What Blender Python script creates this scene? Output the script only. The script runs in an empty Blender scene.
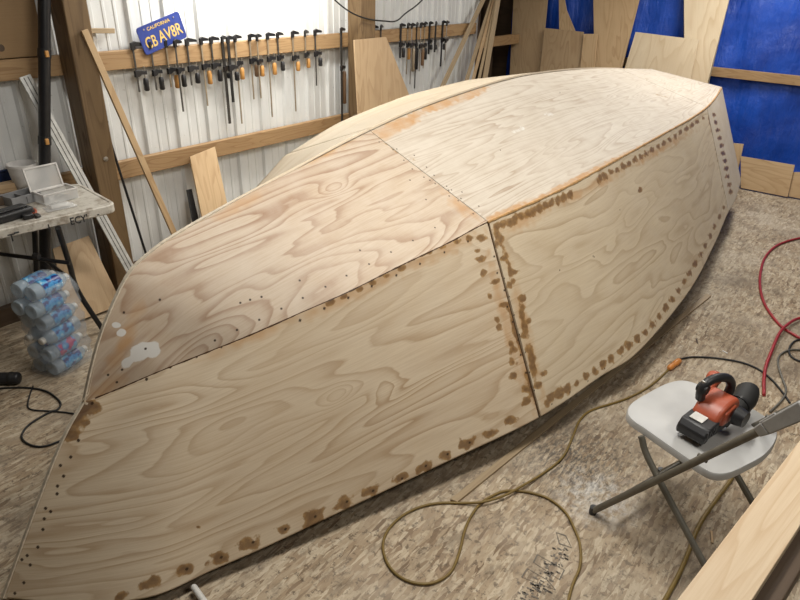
import bpy, bmesh, math, random
import numpy as np
from mathutils import Vector, Matrix
random.seed(7)
rng = np.random.RandomState(5)
S = bpy.context.scene
COL = S.collection
PI = math.pi

# ------------------------------------------------------------------ camera
F = 638.0
H = 1.82
RM = np.array([[0.61446569, -0.34883572, 0.70763377],
               [-0.78838323, -0.30529468, 0.53408524],
               [0.02972881, -0.88606365, -0.46260934]])
camd = bpy.data.cameras.new('camera'); cam = bpy.data.objects.new('camera', camd); COL.objects.link(cam)
camd.sensor_width = 36; camd.lens = F / 800 * 36; camd.clip_start = .02
m = Matrix.Identity(4)
for i in range(3):
    m[i][0] = RM[i, 0]; m[i][1] = -RM[i, 1]; m[i][2] = -RM[i, 2]
m[2][3] = H
cam.matrix_world = m
S.camera = cam
CP = np.array([0, 0, H])

# ------------------------------------------------------------------ light, exposure
wd = bpy.data.worlds.new('world'); S.world = wd; wd.use_nodes = True
wd.node_tree.nodes['Background'].inputs[0].default_value = (.85, .9, 1, 1)
wd.node_tree.nodes['Background'].inputs[1].default_value = .008
def area(name, loc, target, size, sy, power, col):
    l = bpy.data.lights.new(name, 'AREA'); l.shape = 'RECTANGLE'; l.size = size; l.size_y = sy; l.energy = power; l.color = col
    o = bpy.data.objects.new(name, l); COL.objects.link(o); o.location = loc
    o.rotation_euler = (Vector(target) - Vector(loc)).to_track_quat('-Z', 'Y').to_euler()
    return o
area('shop_light_wall', (2.95, 3.18, 2.08), (2.95, 3.6, 1.62), .9, .12, 19, (1, .97, .90))
area('shop_light_stern', (5.9, 1.1, 2.6), (5.9, 1.2, 0), 1.2, .35, 42, (1, .97, .90))
area('shop_light_middle', (1.6, 1.0, 2.75), (1.6, 1.0, 0), 1.2, .2, 38, (1, .965, .90))
area('shop_light_front', (3.3, .35, 2.8), (3.3, .6, 0), 1.2, .3, 12, (1, .94, .84))
area('added_light_over_stern', (4.5, 2.1, 2.35), (4.5, 1.8, 0), 1.2, .2, 8, (1, .97, .90))  # extra lamp added to push the hull top near the stern towards white
area('fill_light_far', (3.1, 2.75, 2.75), (3.0, 2.5, 0), 1.2, .25, 20, (1, .97, .90))  # added fill, no fixture of the shop: brightens the far bottom panel
area('fill_light_behind', (1.5, -1.1, 2.9), (2.0, .9, .4), 1.2, .4, 20, (1, .94, .85))  # added soft fill from behind the camera, lifts the near hull side
S.view_settings.view_transform = 'Standard'; S.view_settings.look = 'None'
S.view_settings.gamma = 1; S.view_settings.use_curve_mapping = False
S.view_settings.exposure = 0.28

# ------------------------------------------------------------------ helpers
def ray(px, py): return RM @ np.array([px - 400, py - 300, F])
def fz(px, py, z=0.0):
    a = ray(px, py); return a * ((z - H) / a[2]) + CP
def fy(px, py, Y):
    a = ray(px, py); return a * (Y / a[1]) + CP
def fx(px, py, X):
    a = ray(px, py); return a * (X / a[0]) + CP
def fpl(px, py, p0, n):
    a = ray(px, py); n = np.array(n, float); return CP + a * (np.dot(np.array(p0) - CP, n) / np.dot(a, n))
def proj(P):
    c = (np.asarray(P) - CP) @ RM
    return 400 + F * c[..., 0] / c[..., 2], 300 + F * c[..., 1] / c[..., 2]

def mk(name, verts, faces, mat, parent=None, uv=None, smooth=False):
    me = bpy.data.meshes.new(name)
    off = Vector((0, 0, 0)); p = parent
    while p is not None: off += Vector(p.location); p = p.parent
    me.from_pydata([Vector([float(c) for c in v]) - off for v in verts], [], faces)
    if uv is not None:
        l = me.uv_layers.new(name='UVMap')
        for i, w in enumerate(uv): l.data[i].uv = w
    if smooth:
        for f in me.polygons: f.use_smooth = True
    me.materials.append(mat)
    me.update()
    o = bpy.data.objects.new(name, me); COL.objects.link(o)
    if parent: o.parent = parent
    return o
def tag(o, label, cat, group=None, kind=None):
    o['label'] = label; o['category'] = cat
    if group: o['group'] = group
    if kind: o['kind'] = kind
    return o
def thing(name, label, cat, loc=(0, 0, 0), group=None):
    o = bpy.data.objects.new(name, None); COL.objects.link(o); o.location = [float(c) for c in loc]
    o.empty_display_size = .05
    return tag(o, label, cat, group)
def struct(o): o['kind'] = 'structure'; return o

class MB:
    """collects shapes (with metre UVs) for one mesh"""
    def __init__(s): s.v = []; s.f = []; s.uv = []
    def quadsolid(s, bot, top):
        """prism between two equally long rings, ring order counter-clockwise seen from top"""
        n = len(bot); b = len(s.v)
        s.v += [tuple(p) for p in bot] + [tuple(p) for p in top]
        bot = np.array(bot, float); top = np.array(top, float)
        ax = bot[1] - bot[0]
        if n == 4:
            l1 = np.linalg.norm(bot[1] - bot[0]); l2 = np.linalg.norm(bot[3] - bot[0])
            if l2 > l1: ax = bot[3] - bot[0]
            if np.linalg.norm(top[0] - bot[0]) > max(l1, l2): ax = top[0] - bot[0]
        ax = ax / np.linalg.norm(ax)
        fs = [list(range(n - 1, -1, -1)), [n + i for i in range(n)]] + [[i, (i + 1) % n, n + (i + 1) % n, n + i] for i in range(n)]
        P = np.vstack([bot, top])
        o = rng.rand(2) * 0
        for f in fs:
            q = P[f]; nn = np.cross(q[1] - q[0], q[2] - q[1]); nn /= (np.linalg.norm(nn) + 1e-12)
            u = ax - nn * np.dot(ax, nn)
            if np.linalg.norm(u) < .2:
                u = np.cross(nn, [.3, .5, .8]); u -= nn * np.dot(u, nn)
            u /= np.linalg.norm(u); w = np.cross(nn, u)
            s.f.append([b + i for i in f]); s.uv += [(float(np.dot(p, u)), float(np.dot(p, w))) for p in q]
        return s
    def box(s, c, d, rz=0, M=None):
        x, y, z = [k / 2 for k in d]
        ring = [(-x, -y), (x, -y), (x, y), (-x, y)]
        c = np.array(c, float); R = np.array(Matrix.Rotation(rz, 3, 'Z')) if M is None else np.array(M)
        return s.quadsolid([R @ np.array([a, b, -z]) + c for a, b in ring], [R @ np.array([a, b, z]) + c for a, b in ring])
    def slab(s, poly, vec):
        """polygon (3-D points) extruded along vec"""
        poly = [np.array(p, float) for p in poly]; v = np.array(vec, float)
        n = sum(np.cross(poly[i] - poly[0], poly[(i + 1) % len(poly)] - poly[0]) for i in range(len(poly)))
        if np.dot(n, v) < 0: poly = poly[::-1]
        return s.quadsolid(poly, [p + v for p in poly])
    def tube(s, pts, r, n=10, cap=True, close=False):
        pts = [np.array(p, float) for p in pts]; N = len(pts)
        rr = r if hasattr(r, '__len__') else [r] * N
        b = len(s.v); t0 = pts[1] - pts[0]; t0 /= np.linalg.norm(t0)
        a = np.cross(t0, [0, 0, 1]);
        if np.linalg.norm(a) < .1: a = np.cross(t0, [0, 1, 0])
        a /= np.linalg.norm(a); L = 0
        Ls = []
        for i, p in enumerate(pts):
            t = pts[min(i + 1, N - 1)] - pts[max(i - 1, 0)]; t /= (np.linalg.norm(t) + 1e-12)
            a = a - t * np.dot(a, t); a /= np.linalg.norm(a); c = np.cross(t, a)
            if i: L += np.linalg.norm(p - pts[i - 1])
            Ls.append(L)
            for k in range(n):
                an = 2 * PI * k / n
                s.v.append(tuple(p + rr[i] * (math.cos(an) * a + math.sin(an) * c)))
        for i in range(N - 1):
            for k in range(n):
                k2 = (k + 1) % n
                s.f.append([b + i * n + k, b + i * n + k2, b + (i + 1) * n + k2, b + (i + 1) * n + k][::1])
                s.uv += [(Ls[i], k / n * .1), (Ls[i], (k + 1) / n * .1), (Ls[i + 1], (k + 1) / n * .1), (Ls[i + 1], k / n * .1)]
        if cap:
            s.f.append([b + k for k in range(n)][::-1]); s.uv += [(0, 0)] * n
            s.f.append([b + (N - 1) * n + k for k in range(n)]); s.uv += [(0, 0)] * n
        return s
    def lathe(s, prof, c=(0, 0, 0), M=None, n=20):
        """prof: (radius, height) list about local z"""
        M = np.eye(3) if M is None else np.array(M); c = np.array(c, float); b = len(s.v)
        for r, z in prof:
            for k in range(n):
                a = 2 * PI * k / n; s.v.append(tuple(M @ np.array([r * math.cos(a), r * math.sin(a), z]) + c))
        for i in range(len(prof) - 1):
            for k in range(n):
                k2 = (k + 1) % n
                s.f.append([b + i * n + k, b + i * n + k2, b + (i + 1) * n + k2, b + (i + 1) * n + k])
                z0, z1 = prof[i][1], prof[i + 1][1]
                s.uv += [(k / n, z0), ((k + 1) / n, z0), ((k + 1) / n, z1), (k / n, z1)]
        for e, rev in ((0, True), (len(prof) - 1, False)):
            if prof[e][0] > 1e-4:
                q = [b + e * n + k for k in range(n)]
                s.f.append(q[::-1] if rev else q); s.uv += [(0, prof[e][1])] * n
        return s
    def build(s, name, mat, parent=None, smooth=False, bevel=0, bseg=2):
        o = mk(name, s.v, s.f, mat, parent, s.uv, smooth)
        bm = bmesh.new(); bm.from_mesh(o.data)
        bmesh.ops.recalc_face_normals(bm, faces=bm.faces); bm.to_mesh(o.data); bm.free()
        if bevel:
            md = o.modifiers.new('bevel', 'BEVEL'); md.width = bevel; md.segments = bseg; md.limit_method = 'ANGLE'
            md.angle_limit = math.radians(40)
            for f in o.data.polygons: f.use_smooth = True
            md.harden_normals = False
            try:
                o.data.set_sharp_from_angle(angle=math.radians(35))
            except Exception: pass
        elif smooth:
            try: o.data.set_sharp_from_angle(angle=math.radians(50))
            except Exception: pass
        return o
def cr(pts, k=8):
    """Catmull-Rom through points"""
    P = [np.array(p, float) for p in pts]; P = [2 * P[0] - P[1]] + P + [2 * P[-1] - P[-2]]
    out = []
    for i in range(1, len(P) - 2):
        for j in range(k):
            t = j / k
            out.append(.5 * ((2 * P[i]) + (-P[i - 1] + P[i + 1]) * t + (2 * P[i - 1] - 5 * P[i] + 4 * P[i + 1] - P[i + 2]) * t * t + (-P[i - 1] + 3 * P[i] - 3 * P[i + 1] + P[i + 2]) * t ** 3))
    out.append(P[-2]); return out
def crc(pts, k=6):
    n = len(pts); P = [np.array(p, float) for p in pts]; out = []
    for i in range(n):
        a, b, c, d = P[i - 1], P[i], P[(i + 1) % n], P[(i + 2) % n]
        for j in range(k):
            t = j / k
            out.append(.5 * ((2 * b) + (-a + c) * t + (2 * a - 5 * b + 4 * c - d) * t * t + (-a + 3 * b - 3 * c + d) * t ** 3))
    return out

# ------------------------------------------------------------------ materials
class NT:
    def __init__(s, name):
        s.m = bpy.data.materials.new(name); s.m.use_nodes = True; s.t = s.m.node_tree; s.N = s.t.nodes; s.L = s.t.links
        s.b = s.N['Principled BSDF']
    def n(s, typ, **kw):
        o = s.N.new(typ)
        for k, v in kw.items():
            if k.startswith('_'): setattr(o, k[1:], v)
            else:
                key = int(k[1:]) if k[0] == 'i' and k[1:].isdigit() else k.replace('__', ' ')
                s.put(o.inputs[key], v)
        return o
    def put(s, inp, v):
        if hasattr(v, 'is_linked') or isinstance(v, bpy.types.NodeSocket): s.L.new(v, inp)
        else:
            if isinstance(v, tuple) and len(v) == 3 and inp.type == 'RGBA': v = v + (1,)
            inp.default_value = v
    def math(s, op, a, b=0.0, c=None, clamp=False):
        o = s.N.new('ShaderNodeMath'); o.operation = op; o.use_clamp = clamp
        s.put(o.inputs[0], a); s.put(o.inputs[1], b)
        if c is not None: s.put(o.inputs[2], c)
        return o.outputs[0]
    def mix(s, f, a, b, mode='MIX'):
        o = s.N.new('ShaderNodeMix'); o.data_type = 'RGBA'; o.blend_type = mode
        s.put(o.inputs[0], f); s.put(o.inputs[6], a); s.put(o.inputs[7], b); return o.outputs[2]
    def ramp(s, f, stops):
        o = s.N.new('ShaderNodeValToRGB'); s.put(o.inputs[0], f); e = o.color_ramp.elements
        while len(e) < len(stops): e.new(.5)
        for i, (p, c) in enumerate(stops):
            e[i].position = p; e[i].color = (c if isinstance(c, tuple) else (c, c, c)) + (1,)
        return o.outputs[0]
    def mapr(s, vec, loc=(0, 0, 0), sc=(1, 1, 1), rot=(0, 0, 0)):
        o = s.N.new('ShaderNodeMapping'); s.put(o.inputs[0], vec); o.inputs[1].default_value = loc; o.inputs[2].default_value = rot; o.inputs[3].default_value = sc
        return o.outputs[0]
    def noise(s, vec, scale=1, detail=2, rough=.5, dist=0):
        o = s.N.new('ShaderNodeTexNoise'); s.put(o.inputs['Vector'], vec); o.inputs['Scale'].default_value = scale; o.inputs['Detail'].default_value = detail
        o.inputs['Roughness'].default_value = rough; o.inputs['Distortion'].default_value = dist; return o.outputs[0]
    def uv(s): return s.n('ShaderNodeTexCoord').outputs['UV']
    def ob(s): return s.n('ShaderNodeTexCoord').outputs['Object']
    def out(s, col, rough=.6, metal=0, bump=None, bs=.3, bd=.01, **kw):
        s.put(s.b.inputs['Base Color'], col); s.put(s.b.inputs['Roughness'], rough); s.put(s.b.inputs['Metallic'], metal)
        for k, v in kw.items(): s.put(s.b.inputs[k.replace('__', ' ')], v)
        if bump is not None:
            o = s.N.new('ShaderNodeBump'); o.inputs['Strength'].default_value = bs; o.inputs['Distance'].default_value = bd
            s.put(o.inputs['Height'], bump); s.L.new(o.outputs[0], s.b.inputs['Normal'])
        return s.m
def plain(name, col, rough=.5, metal=0, var=.12, sc=30, **kw):
    t = NT(name); n = t.noise(t.ob(), sc, 3)
    dk = tuple(c * (1 - var) for c in col); lt = tuple(min(1, c * (1 + var)) for c in col)
    return t.out(t.ramp(n, [(.3, dk), (.7, lt)]), rough, metal, **kw)

def ply(name, light, dark, mid=None, loc=(0, 0, 0), sc=(.75, 3.6), k=7.5, contrast=.8, hull=False, band=(.5, .95), white=0.0):
    t = NT(name); uv = t.uv()
    w = t.mapr(uv, loc, (sc[0], sc[1], 1))
    h = t.noise(w, 1.0, 2.5, .42, .35)
    h2 = t.noise(t.mapr(uv, (3.1 + loc[0], 1.7, 0), (2.2, 26, 1)), 1, 3, .6)
    s = t.math('MULTIPLY', h, k); s = t.math('ADD', s, t.math('MULTIPLY', h2, .32))
    if hull:
        kn = t.n('ShaderNodeAttribute', _attribute_name='knot').outputs['Fac']; s = t.math('ADD', s, t.math('MULTIPLY', kn, 4.5))
    p = t.math('FRACT', s)
    g = t.ramp(p, [(0, .95), (.10, .8), (.30, .32), (band[0] + .1, .05), (.93, .0), (1, .7)])
    amp = t.noise(t.mapr(uv, (9 + loc[0], 4, 0), (.8, 2.0, 1)), 1.3, 2)
    g = t.math('MULTIPLY', g, t.ramp(amp, [(.3, .35), (.65, 1.0)]))
    fib = t.noise(t.mapr(uv, (1, 1, 0), (5, 170, 1)), 1, 3, .7)
    col = t.mix(t.math('MULTIPLY', g, contrast), light, dark)
    big = t.noise(t.mapr(uv, (5, 2 + loc[1], 0), (1, 1, 1)), 1.6, 3)
    midc = mid or tuple(.5 * (a + b) for a, b in zip(light, dark))
    col = t.mix(t.ramp(big, [(.42, 0.0), (.72, .55)]), col, midc, 'MULTIPLY' if False else 'MIX')
    col = t.mix(t.ramp(fib, [(.35, .22), (.6, 0.0)]), col, dark)
    rough = t.ramp(g, [(0, .55), (1, .7)])
    if hull:
        at = t.n('ShaderNodeAttribute', _attribute_name='marks'); sp = t.n('ShaderNodeSeparateColor', i0=at.outputs['Color'])
        st, dot, fil = sp.outputs; org = at.outputs['Alpha']
        pos = t.n('ShaderNodeTexCoord').outputs['Object']
        wn = t.noise(pos, 38, 4, .65); wn2 = t.noise(pos, 9, 4, .6)
        if white > 0:
            col = t.mix(t.math('MULTIPLY', t.ramp(wn2, [(.35, 0.0), (.7, 1.0)]), white), col, (.66, .60, .52))
        o = t.math('MULTIPLY', t.ramp(org, [(.05, 0.0), (.55, 1.0)]), t.ramp(wn2, [(.3, .35), (.6, .95)]))
        col = t.mix(o, col, (.47, .26, .105))
        d = t.math('ADD', st, t.math('MULTIPLY', t.math('SUBTRACT', wn, .5), .9))
        d = t.math('MULTIPLY', t.ramp(d, [(.36, 0.0), (.52, 1.0)]), t.math('GREATER_THAN', st, .02))
        inner = t.ramp(t.noise(pos, 60, 3), [(.35, (.37, .215, .075)), (.65, (.22, .115, .04))])
        deep = t.mix(t.ramp(st, [(.50, 0.0), (.80, .55), (.98, .95)]), inner, (.085, .035, .014))
        col = t.mix(t.math('MULTIPLY', d, .88), col, deep)
        f = t.ramp(t.math('ADD', fil, t.math('MULTIPLY', t.math('SUBTRACT', wn, .5), .5)), [(.4, 0.0), (.55, .92)])
        f = t.math('MULTIPLY', f, t.math('GREATER_THAN', fil, .02))
        col = t.mix(f, col, (.70, .69, .66))
        col = t.mix(t.ramp(dot, [(.25, 0.0), (.6, .95)]), col, (.035, .018, .010))
        return t.out(col, t.math('SUBTRACT', .62, t.math('MULTIPLY', d, .2)), 0, t.math('ADD', fib, t.math('MULTIPLY', g, .6)), .12, .002)
    return t.out(col, rough, 0, fib, .15, .002)

M = {}
M['bot1'] = ply('plywood_forward_bottom', (.54, .44, .33), (.25, .125, .06), (.46, .325, .215), (2.3, .7, 0), (.75, 4.2), 21, 1.0, True, (.45, .95), .25)
M['bot2'] = ply('plywood_aft_bottom', (.57, .51, .425), (.30, .20, .125), (.52, .45, .36), (7.3, 3.7, 0), (.6, 8), 17, .8, True, (.5, .98), .35)
M['side1'] = ply('plywood_forward_side', (.66, .55, .40), (.36, .23, .12), (.57, .455, .315), (12.3, 5.2, 0), (.75, 4.6), 15, .9, True, (.62, .98), .12)
M['side2'] = ply('plywood_aft_side', (.63, .53, .38), (.36, .25, .14), (.55, .44, .30), (4.4, 9.2, 0), (.9, 4.2), 13, .75, True, (.62, .98), .12)
M['side3'] = ply('plywood_stern_side', (.57, .49, .37), (.42, .32, .21), None, (6.4, 2.2, 0), (.8, 3), 4, .35, True, (.6, .98), .3)
M['far'] = ply('plywood_far_bottom', (.70, .60, .46), (.56, .43, .28), None, (1.4, 8, 0), (.6, 3), 5, .5, False)
M['edge'] = None
M['plyboard'] = ply('plywood_board', (.60, .43, .25), (.38, .225, .105), None, (3, 1, 0), (1.2, 6), 10, .75)
M['plypale'] = ply('pale_plywood', (.72, .60, .43), (.50, .35, .19), None, (8, 3, 0), (1.0, 4), 9, .6)
M['plytan'] = ply('tan_plywood', (.50, .36, .215), (.31, .19, .095), None, (5, 6, 0), (1.4, 6), 10, .7)
M['plybrown'] = ply('brown_plywood', (.30, .19, .09), (.20, .115, .05), None, (2, 6, 0), (.8, 3), 3, .4)
M['plank'] = ply('fresh_plank', (.66, .53, .37), (.47, .31, .17), None, (1, 2, 0), (.9, 12), 9, .6)
M['girt'] = ply('girt_lumber', (.40, .26, .13), (.20, .10, .04), None, (4, 4, 0), (1.5, 11), 9, .8)
M['post'] = ply('post_lumber', (.21, .135, .065), (.08, .045, .02), None, (6, 2, 0), (1.2, 9), 9, .85)
M['dark_lumber'] = ply('old_dark_lumber', (.10, .065, .04), (.04, .025, .015), None, (6, 2, 0), (.6, 6), 5, .5)
M['grey_lumber'] = ply('weathered_lumber', (.42, .32, .20), (.24, .17, .10), None, (6, 7, 0), (.6, 9), 5, .5)

def osb():
    t = NT('osb_floor'); p = t.ob()
    warp = t.n('ShaderNodeVectorMath', _operation='ADD', i0=p)
    nz = t.N.new('ShaderNodeTexNoise'); t.put(nz.inputs['Vector'], p); nz.inputs['Scale'].default_value = 7; nz.inputs['Detail'].default_value = 3
    sub = t.n('ShaderNodeVectorMath', _operation='MULTIPLY_ADD', i0=nz.outputs['Color'], i1=(.025, .025, 0), i2=(-.0125, -.0125, 0))
    t.put(warp.inputs[1], sub.outputs[0]); p2 = warp.outputs[0]
    def layer(rot, sc, seed):
        v = t.N.new('ShaderNodeTexVoronoi'); t.put(v.inputs['Vector'], t.mapr(p2, (seed, seed * 1.7, 0), sc, (0, 0, rot))); v.inputs['Scale'].default_value = 1
        v.inputs['Randomness'].default_value = 1
        r = t.n('ShaderNodeSeparateColor', i0=v.outputs['Color']).outputs
        return r[0], r[1], v.outputs['Distance']
    cols = [(0, (.16, .10, .055)), (.14, (.33, .24, .15)), (.5, (.43, .34, .23)), (.85, (.60, .51, .375)), (1, (.22, .15, .09))]
    a, a2, da = layer(.35, (13, 78, 1), 0); b, b2, db = layer(-.75, (15, 70, 1), 3.3); c, c2, dc = layer(1.35, (14, 66, 1), 8.1)
    ca, cb, cc = t.ramp(a, cols), t.ramp(b, cols), t.ramp(c, cols)
    d_, d2, dd = layer(2.2, (16, 90, 1), 5.5); e_, e2, de = layer(.0, (20, 80, 1), 15.5)
    col = t.mix(t.math('GREATER_THAN', b2, .45), ca, cb); col = t.mix(t.math('GREATER_THAN', c2, .62), col, cc)
    col = t.mix(t.math('GREATER_THAN', d2, .70), col, t.ramp(d_, cols)); col = t.mix(t.math('GREATER_THAN', e2, .80), col, t.ramp(e_, cols))
    fi = t.noise(t.mapr(p2, (0, 0, 0), (30, 120, 1), (0, 0, .35)), 1, 3, .6)
    col = t.mix(t.ramp(fi, [(.3, .35), (.55, 0.0)]), col, (.22, .14, .075))
    col = t.mix(.12, col, (.40, .325, .24))
    # glue specks and dark bits between strands
    sp = t.noise(p, 34, 5, .75); col = t.mix(t.ramp(sp, [(.54, 0.0), (.62, .8)]), col, (.10, .07, .045))
    # sawdust and trodden dirt
    dn = t.noise(p, 2.1, 5, .62); col = t.mix(t.ramp(dn, [(.45, 0.0), (.70, .5)]), col, (.56, .49, .39))
    dk = t.noise(t.mapr(p, (4, 9, 0)), 1.5, 6, .68); col = t.mix(t.ramp(dk, [(.50, 0.0), (.66, .7)]), col, (.17, .13, .09))
    dk2 = t.noise(t.mapr(p, (14, 2, 0), (1, 1.6, 1), (0, 0, .6)), 6, 6, .75); col = t.mix(t.ramp(dk2, [(.52, 0.0), (.62, .5)]), col, (.14, .105, .07))
    vd = t.n('ShaderNodeVectorMath', _operation='DISTANCE', i0=p, i1=(1.98, .50, 0)).outputs['Value']
    col = t.mix(t.math('MULTIPLY', t.ramp(vd, [(.04, .9), (.20, 0.0)]), t.ramp(t.noise(p, 22, 4, .7), [(.42, 0.0), (.6, 1.0)])), col, (.70, .68, .64))
    # black ink smudges near the chair
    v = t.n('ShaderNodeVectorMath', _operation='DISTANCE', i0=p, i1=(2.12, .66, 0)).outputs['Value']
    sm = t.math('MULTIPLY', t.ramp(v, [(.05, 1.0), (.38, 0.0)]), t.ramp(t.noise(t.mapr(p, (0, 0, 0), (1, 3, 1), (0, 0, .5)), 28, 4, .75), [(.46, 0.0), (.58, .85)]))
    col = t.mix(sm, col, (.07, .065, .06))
    return t.out(col, .75, 0, t.math('ADD', fi, sp), .25, .004)
M['osb'] = osb()

def metalwall():
    t = NT('white_corrugated_metal'); p = t.ob()
    n = t.noise(t.mapr(p, (0, 0, 0), (1.2, 1, .6)), 2.2, 5, .6)
    col = t.ramp(n, [(.3, (.56, .57, .57)), (.65, (.72, .73, .72))])
    s = t.noise(t.mapr(p, (0, 0, 0), (16, 1, 1.2)), 1, 4, .7)
    col = t.mix(t.ramp(s, [(.55, 0.0), (.75, .3)]), col, (.36, .34, .30))
    sp = t.noise(p, 55, 3, .6); col = t.mix(t.ramp(sp, [(.68, 0.0), (.75, .6)]), col, (.2, .17, .13))
    return t.out(col, .42)
M['metal'] = metalwall()

def tarp():
    t = NT('blue_tarp'); p = t.ob()
    n = t.noise(p, 2.3, 5, .6, .4); col = t.ramp(n, [(.3, (.005, .035, .27)), (.7, (.012, .085, .52))])
    w = t.noise(t.mapr(p, (0, 0, 0), (1, 9, 1.3), (.25, 0, 0)), 2.2, 5, .65, .6)
    w2 = t.noise(p, 30, 3, .6, .5)
    v = t.N.new('ShaderNodeTexVoronoi'); t.put(v.inputs['Vector'], p); v.inputs['Scale'].default_value = 9
    h = t.math('ADD', w, t.math('MULTIPLY', w2, .25)); h = t.math('ADD', h, t.math('MULTIPLY', v.outputs['Distance'], .35))
    return t.out(col, .38, 0, h, .7, .02)
M['tarp'] = tarp()
M['black'] = plain('black_plastic', (.018, .018, .02), .42)
M['blackmetal'] = plain('black_painted_steel', (.022, .022, .024), .35, .3)
M['greytube'] = plain('grey_painted_steel', (.15, .14, .115), .45, .25)
M['steel'] = plain('bare_steel', (.42, .40, .37), .35, .9)
M['darksteel'] = plain('dark_steel', (.10, .095, .09), .4, .7)
M['tansteel'] = plain('tarnished_steel_bar', (.36, .30, .22), .45, .6)
M['orangewood'] = plain('orange_wooden_handle', (.50, .25, .07), .5)
M['brownwood'] = plain('brown_wooden_handle', (.16, .09, .045), .5)
M['rubber'] = plain('black_rubber', (.014, .014, .014), .6)
M['red'] = plain('red_orange_plastic', (.40, .085, .04), .38, 0, .1)
M['redhose'] = plain('red_hose', (.33, .02, .025), .4)
M['yellowcord'] = plain('yellow_olive_cord', (.19, .125, .03), .5)
M['seat'] = plain('grey_white_plastic', (.46, .46, .45), .42, 0, .10, 6)
M['bracket'] = plain('light_grey_plastic', (.34, .34, .335), .35)
M['strip'] = plain('white_aluminium', (.62, .62, .6), .4, .2)
M['tabletop'] = None
M['tub'] = plain('white_tub_plastic', (.62, .60, .58), .4)
M['grey'] = plain('grey_tray_plastic', (.22, .22, .225), .45)
M['blue'] = plain('blue_plastic', (.02, .045, .14), .4)
M['yellow'] = plain('yellow_plastic', (.5, .3, .04), .4)
M['pvc'] = plain('white_pvc', (.68, .67, .64), .3)
M['orange'] = plain('orange_plug_plastic', (.62, .24, .06), .4)
M['ink'] = plain('black_ink', (.03, .03, .032), .7)
M['stampink'] = plain('faded_grey_ink', (.16, .14, .115), .8)
M['epoxy'] = plain('dark_epoxy', (.07, .035, .015), .35)
M['edge'] = plain('bare_plywood_edge', (.60, .53, .42), .6, 0, .2, 60)
t = NT('scuffed_white_table_plastic'); p = t.ob()
c = t.ramp(t.noise(p, 6, 4), [(.3, (.50, .47, .41)), (.7, (.64, .61, .55))])
c = t.mix(t.ramp(t.noise(p, 17, 6, .75), [(.47, 0.0), (.62, .75)]), c, (.22, .17, .12)); M['tabletop'] = t.out(c, .5)
t = NT('clear_plastic'); M['clear'] = t.out((.75, .75, .74), .18, 0, None, Alpha=.38, **{'Specular__IOR__Level': .7})
t = NT('shrink_film'); M['film'] = t.out((.75, .83, .92), .10, 0, t.noise(t.ob(), 26, 4, .65, 2.0), 1.0, .02, Alpha=.26, **{'Specular__IOR__Level': 1.0})
t = NT('bottle_plastic'); M['bottle'] = t.out((.50, .60, .68), .10, 0, t.noise(t.ob(), 45, 2), .5, .006, Alpha=.5, **{'Specular__IOR__Level': .8})
t = NT('blue_bottle_label'); p = t.uv()
a = t.noise(t.mapr(p, (0, 0, 0), (7, 26, 1)), 1, 2); c = t.ramp(a, [(.42, (.012, .02, .17)), (.47, (.03, .22, .55)), (.60, (.10, .42, .70)), (.72, (.55, .68, .76))])
M['label'] = t.out(c, .3)
t = NT('pink_blue_bottle_label'); p = t.uv()
a = t.noise(t.mapr(p, (2, 0, 0), (5, 20, 1)), 1, 2); c = t.ramp(a, [(.42, (.45, .02, .13)), (.50, (.05, .22, .55)), (.66, (.25, .52, .72))])
M['labelpink'] = t.out(c, .3)

# ------------------------------------------------------------------ the room
def grid_plane(name, o, u, v, mat):
    o = np.array(o, float); u = np.array(u, float); v = np.array(v, float)
    b = MB(); n = np.cross(u, v); n /= np.linalg.norm(n)
    b.slab([o, o + u, o + u + v, o + v], -n * .05)
    return struct(b.build(name, mat))
X0, X1, Y0w, YW = -2.2, 7.24, -2.6, 3.62
grid_plane('floor', (X0, Y0w, 0), (X1 - X0 + .3, 0, 0), (0, 5.0 - Y0w, 0), M['osb'])
# corrugated left wall (profile along x)
def corrugated(name, xa, xb, y, z0, z1, d=-1):
    prof = []; x = xa; P = .2286
    while x < xb:
        for dx, dep in ((0, 0), (.012, .019), (.030, .019), (.042, 0), (.094, 0), (.099, .004), (.111, .004), (.116, 0), (.160, 0), (.165, .004), (.177, .004), (.182, 0)):
            if x + dx <= xb: prof.append((x + dx, y + d * dep))
        x += P
    prof.append((xb, y))
    v = []; f = []
    for (a, b_) in prof: v += [(a, b_, z0), (a, b_, z1)]
    n = len(prof); base = len(v)
    v += [(xa, y + .03, z0), (xa, y + .03, z1), (xb, y + .03, z0), (xb, y + .03, z1)]
    for i in range(n - 1): f.append([2 * i, 2 * i + 2, 2 * i + 3, 2 * i + 1])
    f += [[base, base + 1, base + 3, base + 2], [0, 1, base + 1, base], [2 * n - 2, base + 2, base + 3, 2 * n - 1]]
    return struct(mk(name, v, f, M['metal']))
corrugated('wall_left', X0, 5.93, YW, 0, 3.0)
b = MB().box((6.6, 4.45, 1.5), (1.4, .04, 3)); struct(b.build('wall_alcove', M['dark_lumber']))
b = MB().box((5.95, 4.04, 1.5), (.04, .84, 3)); struct(b.build('wall_alcove_side', M['dark_lumber']))
b = MB().box((X1 + .05, .9, 1.5), (.04, 7.1, 3)); struct(b.build('wall_back', M['dark_lumber']))
M['offwhite'] = plain('painted_board', (.13, .12, .105), .7)
b = MB().box(((X0 + X1) / 2, Y0w - .02, 1.5), (X1 - X0, .04, 3)); struct(b.build('wall_right', M['offwhite']))
b = MB().box((X0 - .02, .9, 1.5), (.04, 7.1, 3)); struct(b.build('wall_front', M['offwhite']))
b = MB().box(((X0 + X1) / 2 + .1, .95, 3.03), (X1 - X0 + .3, 7.2, .04)); struct(b.build('ceiling', M['offwhite']))
b = MB().box((1.85, 3.575, .05), (8.1, .05, .10)); struct(b.build('baseboard_left', M['dark_lumber'], bevel=.003))

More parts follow.
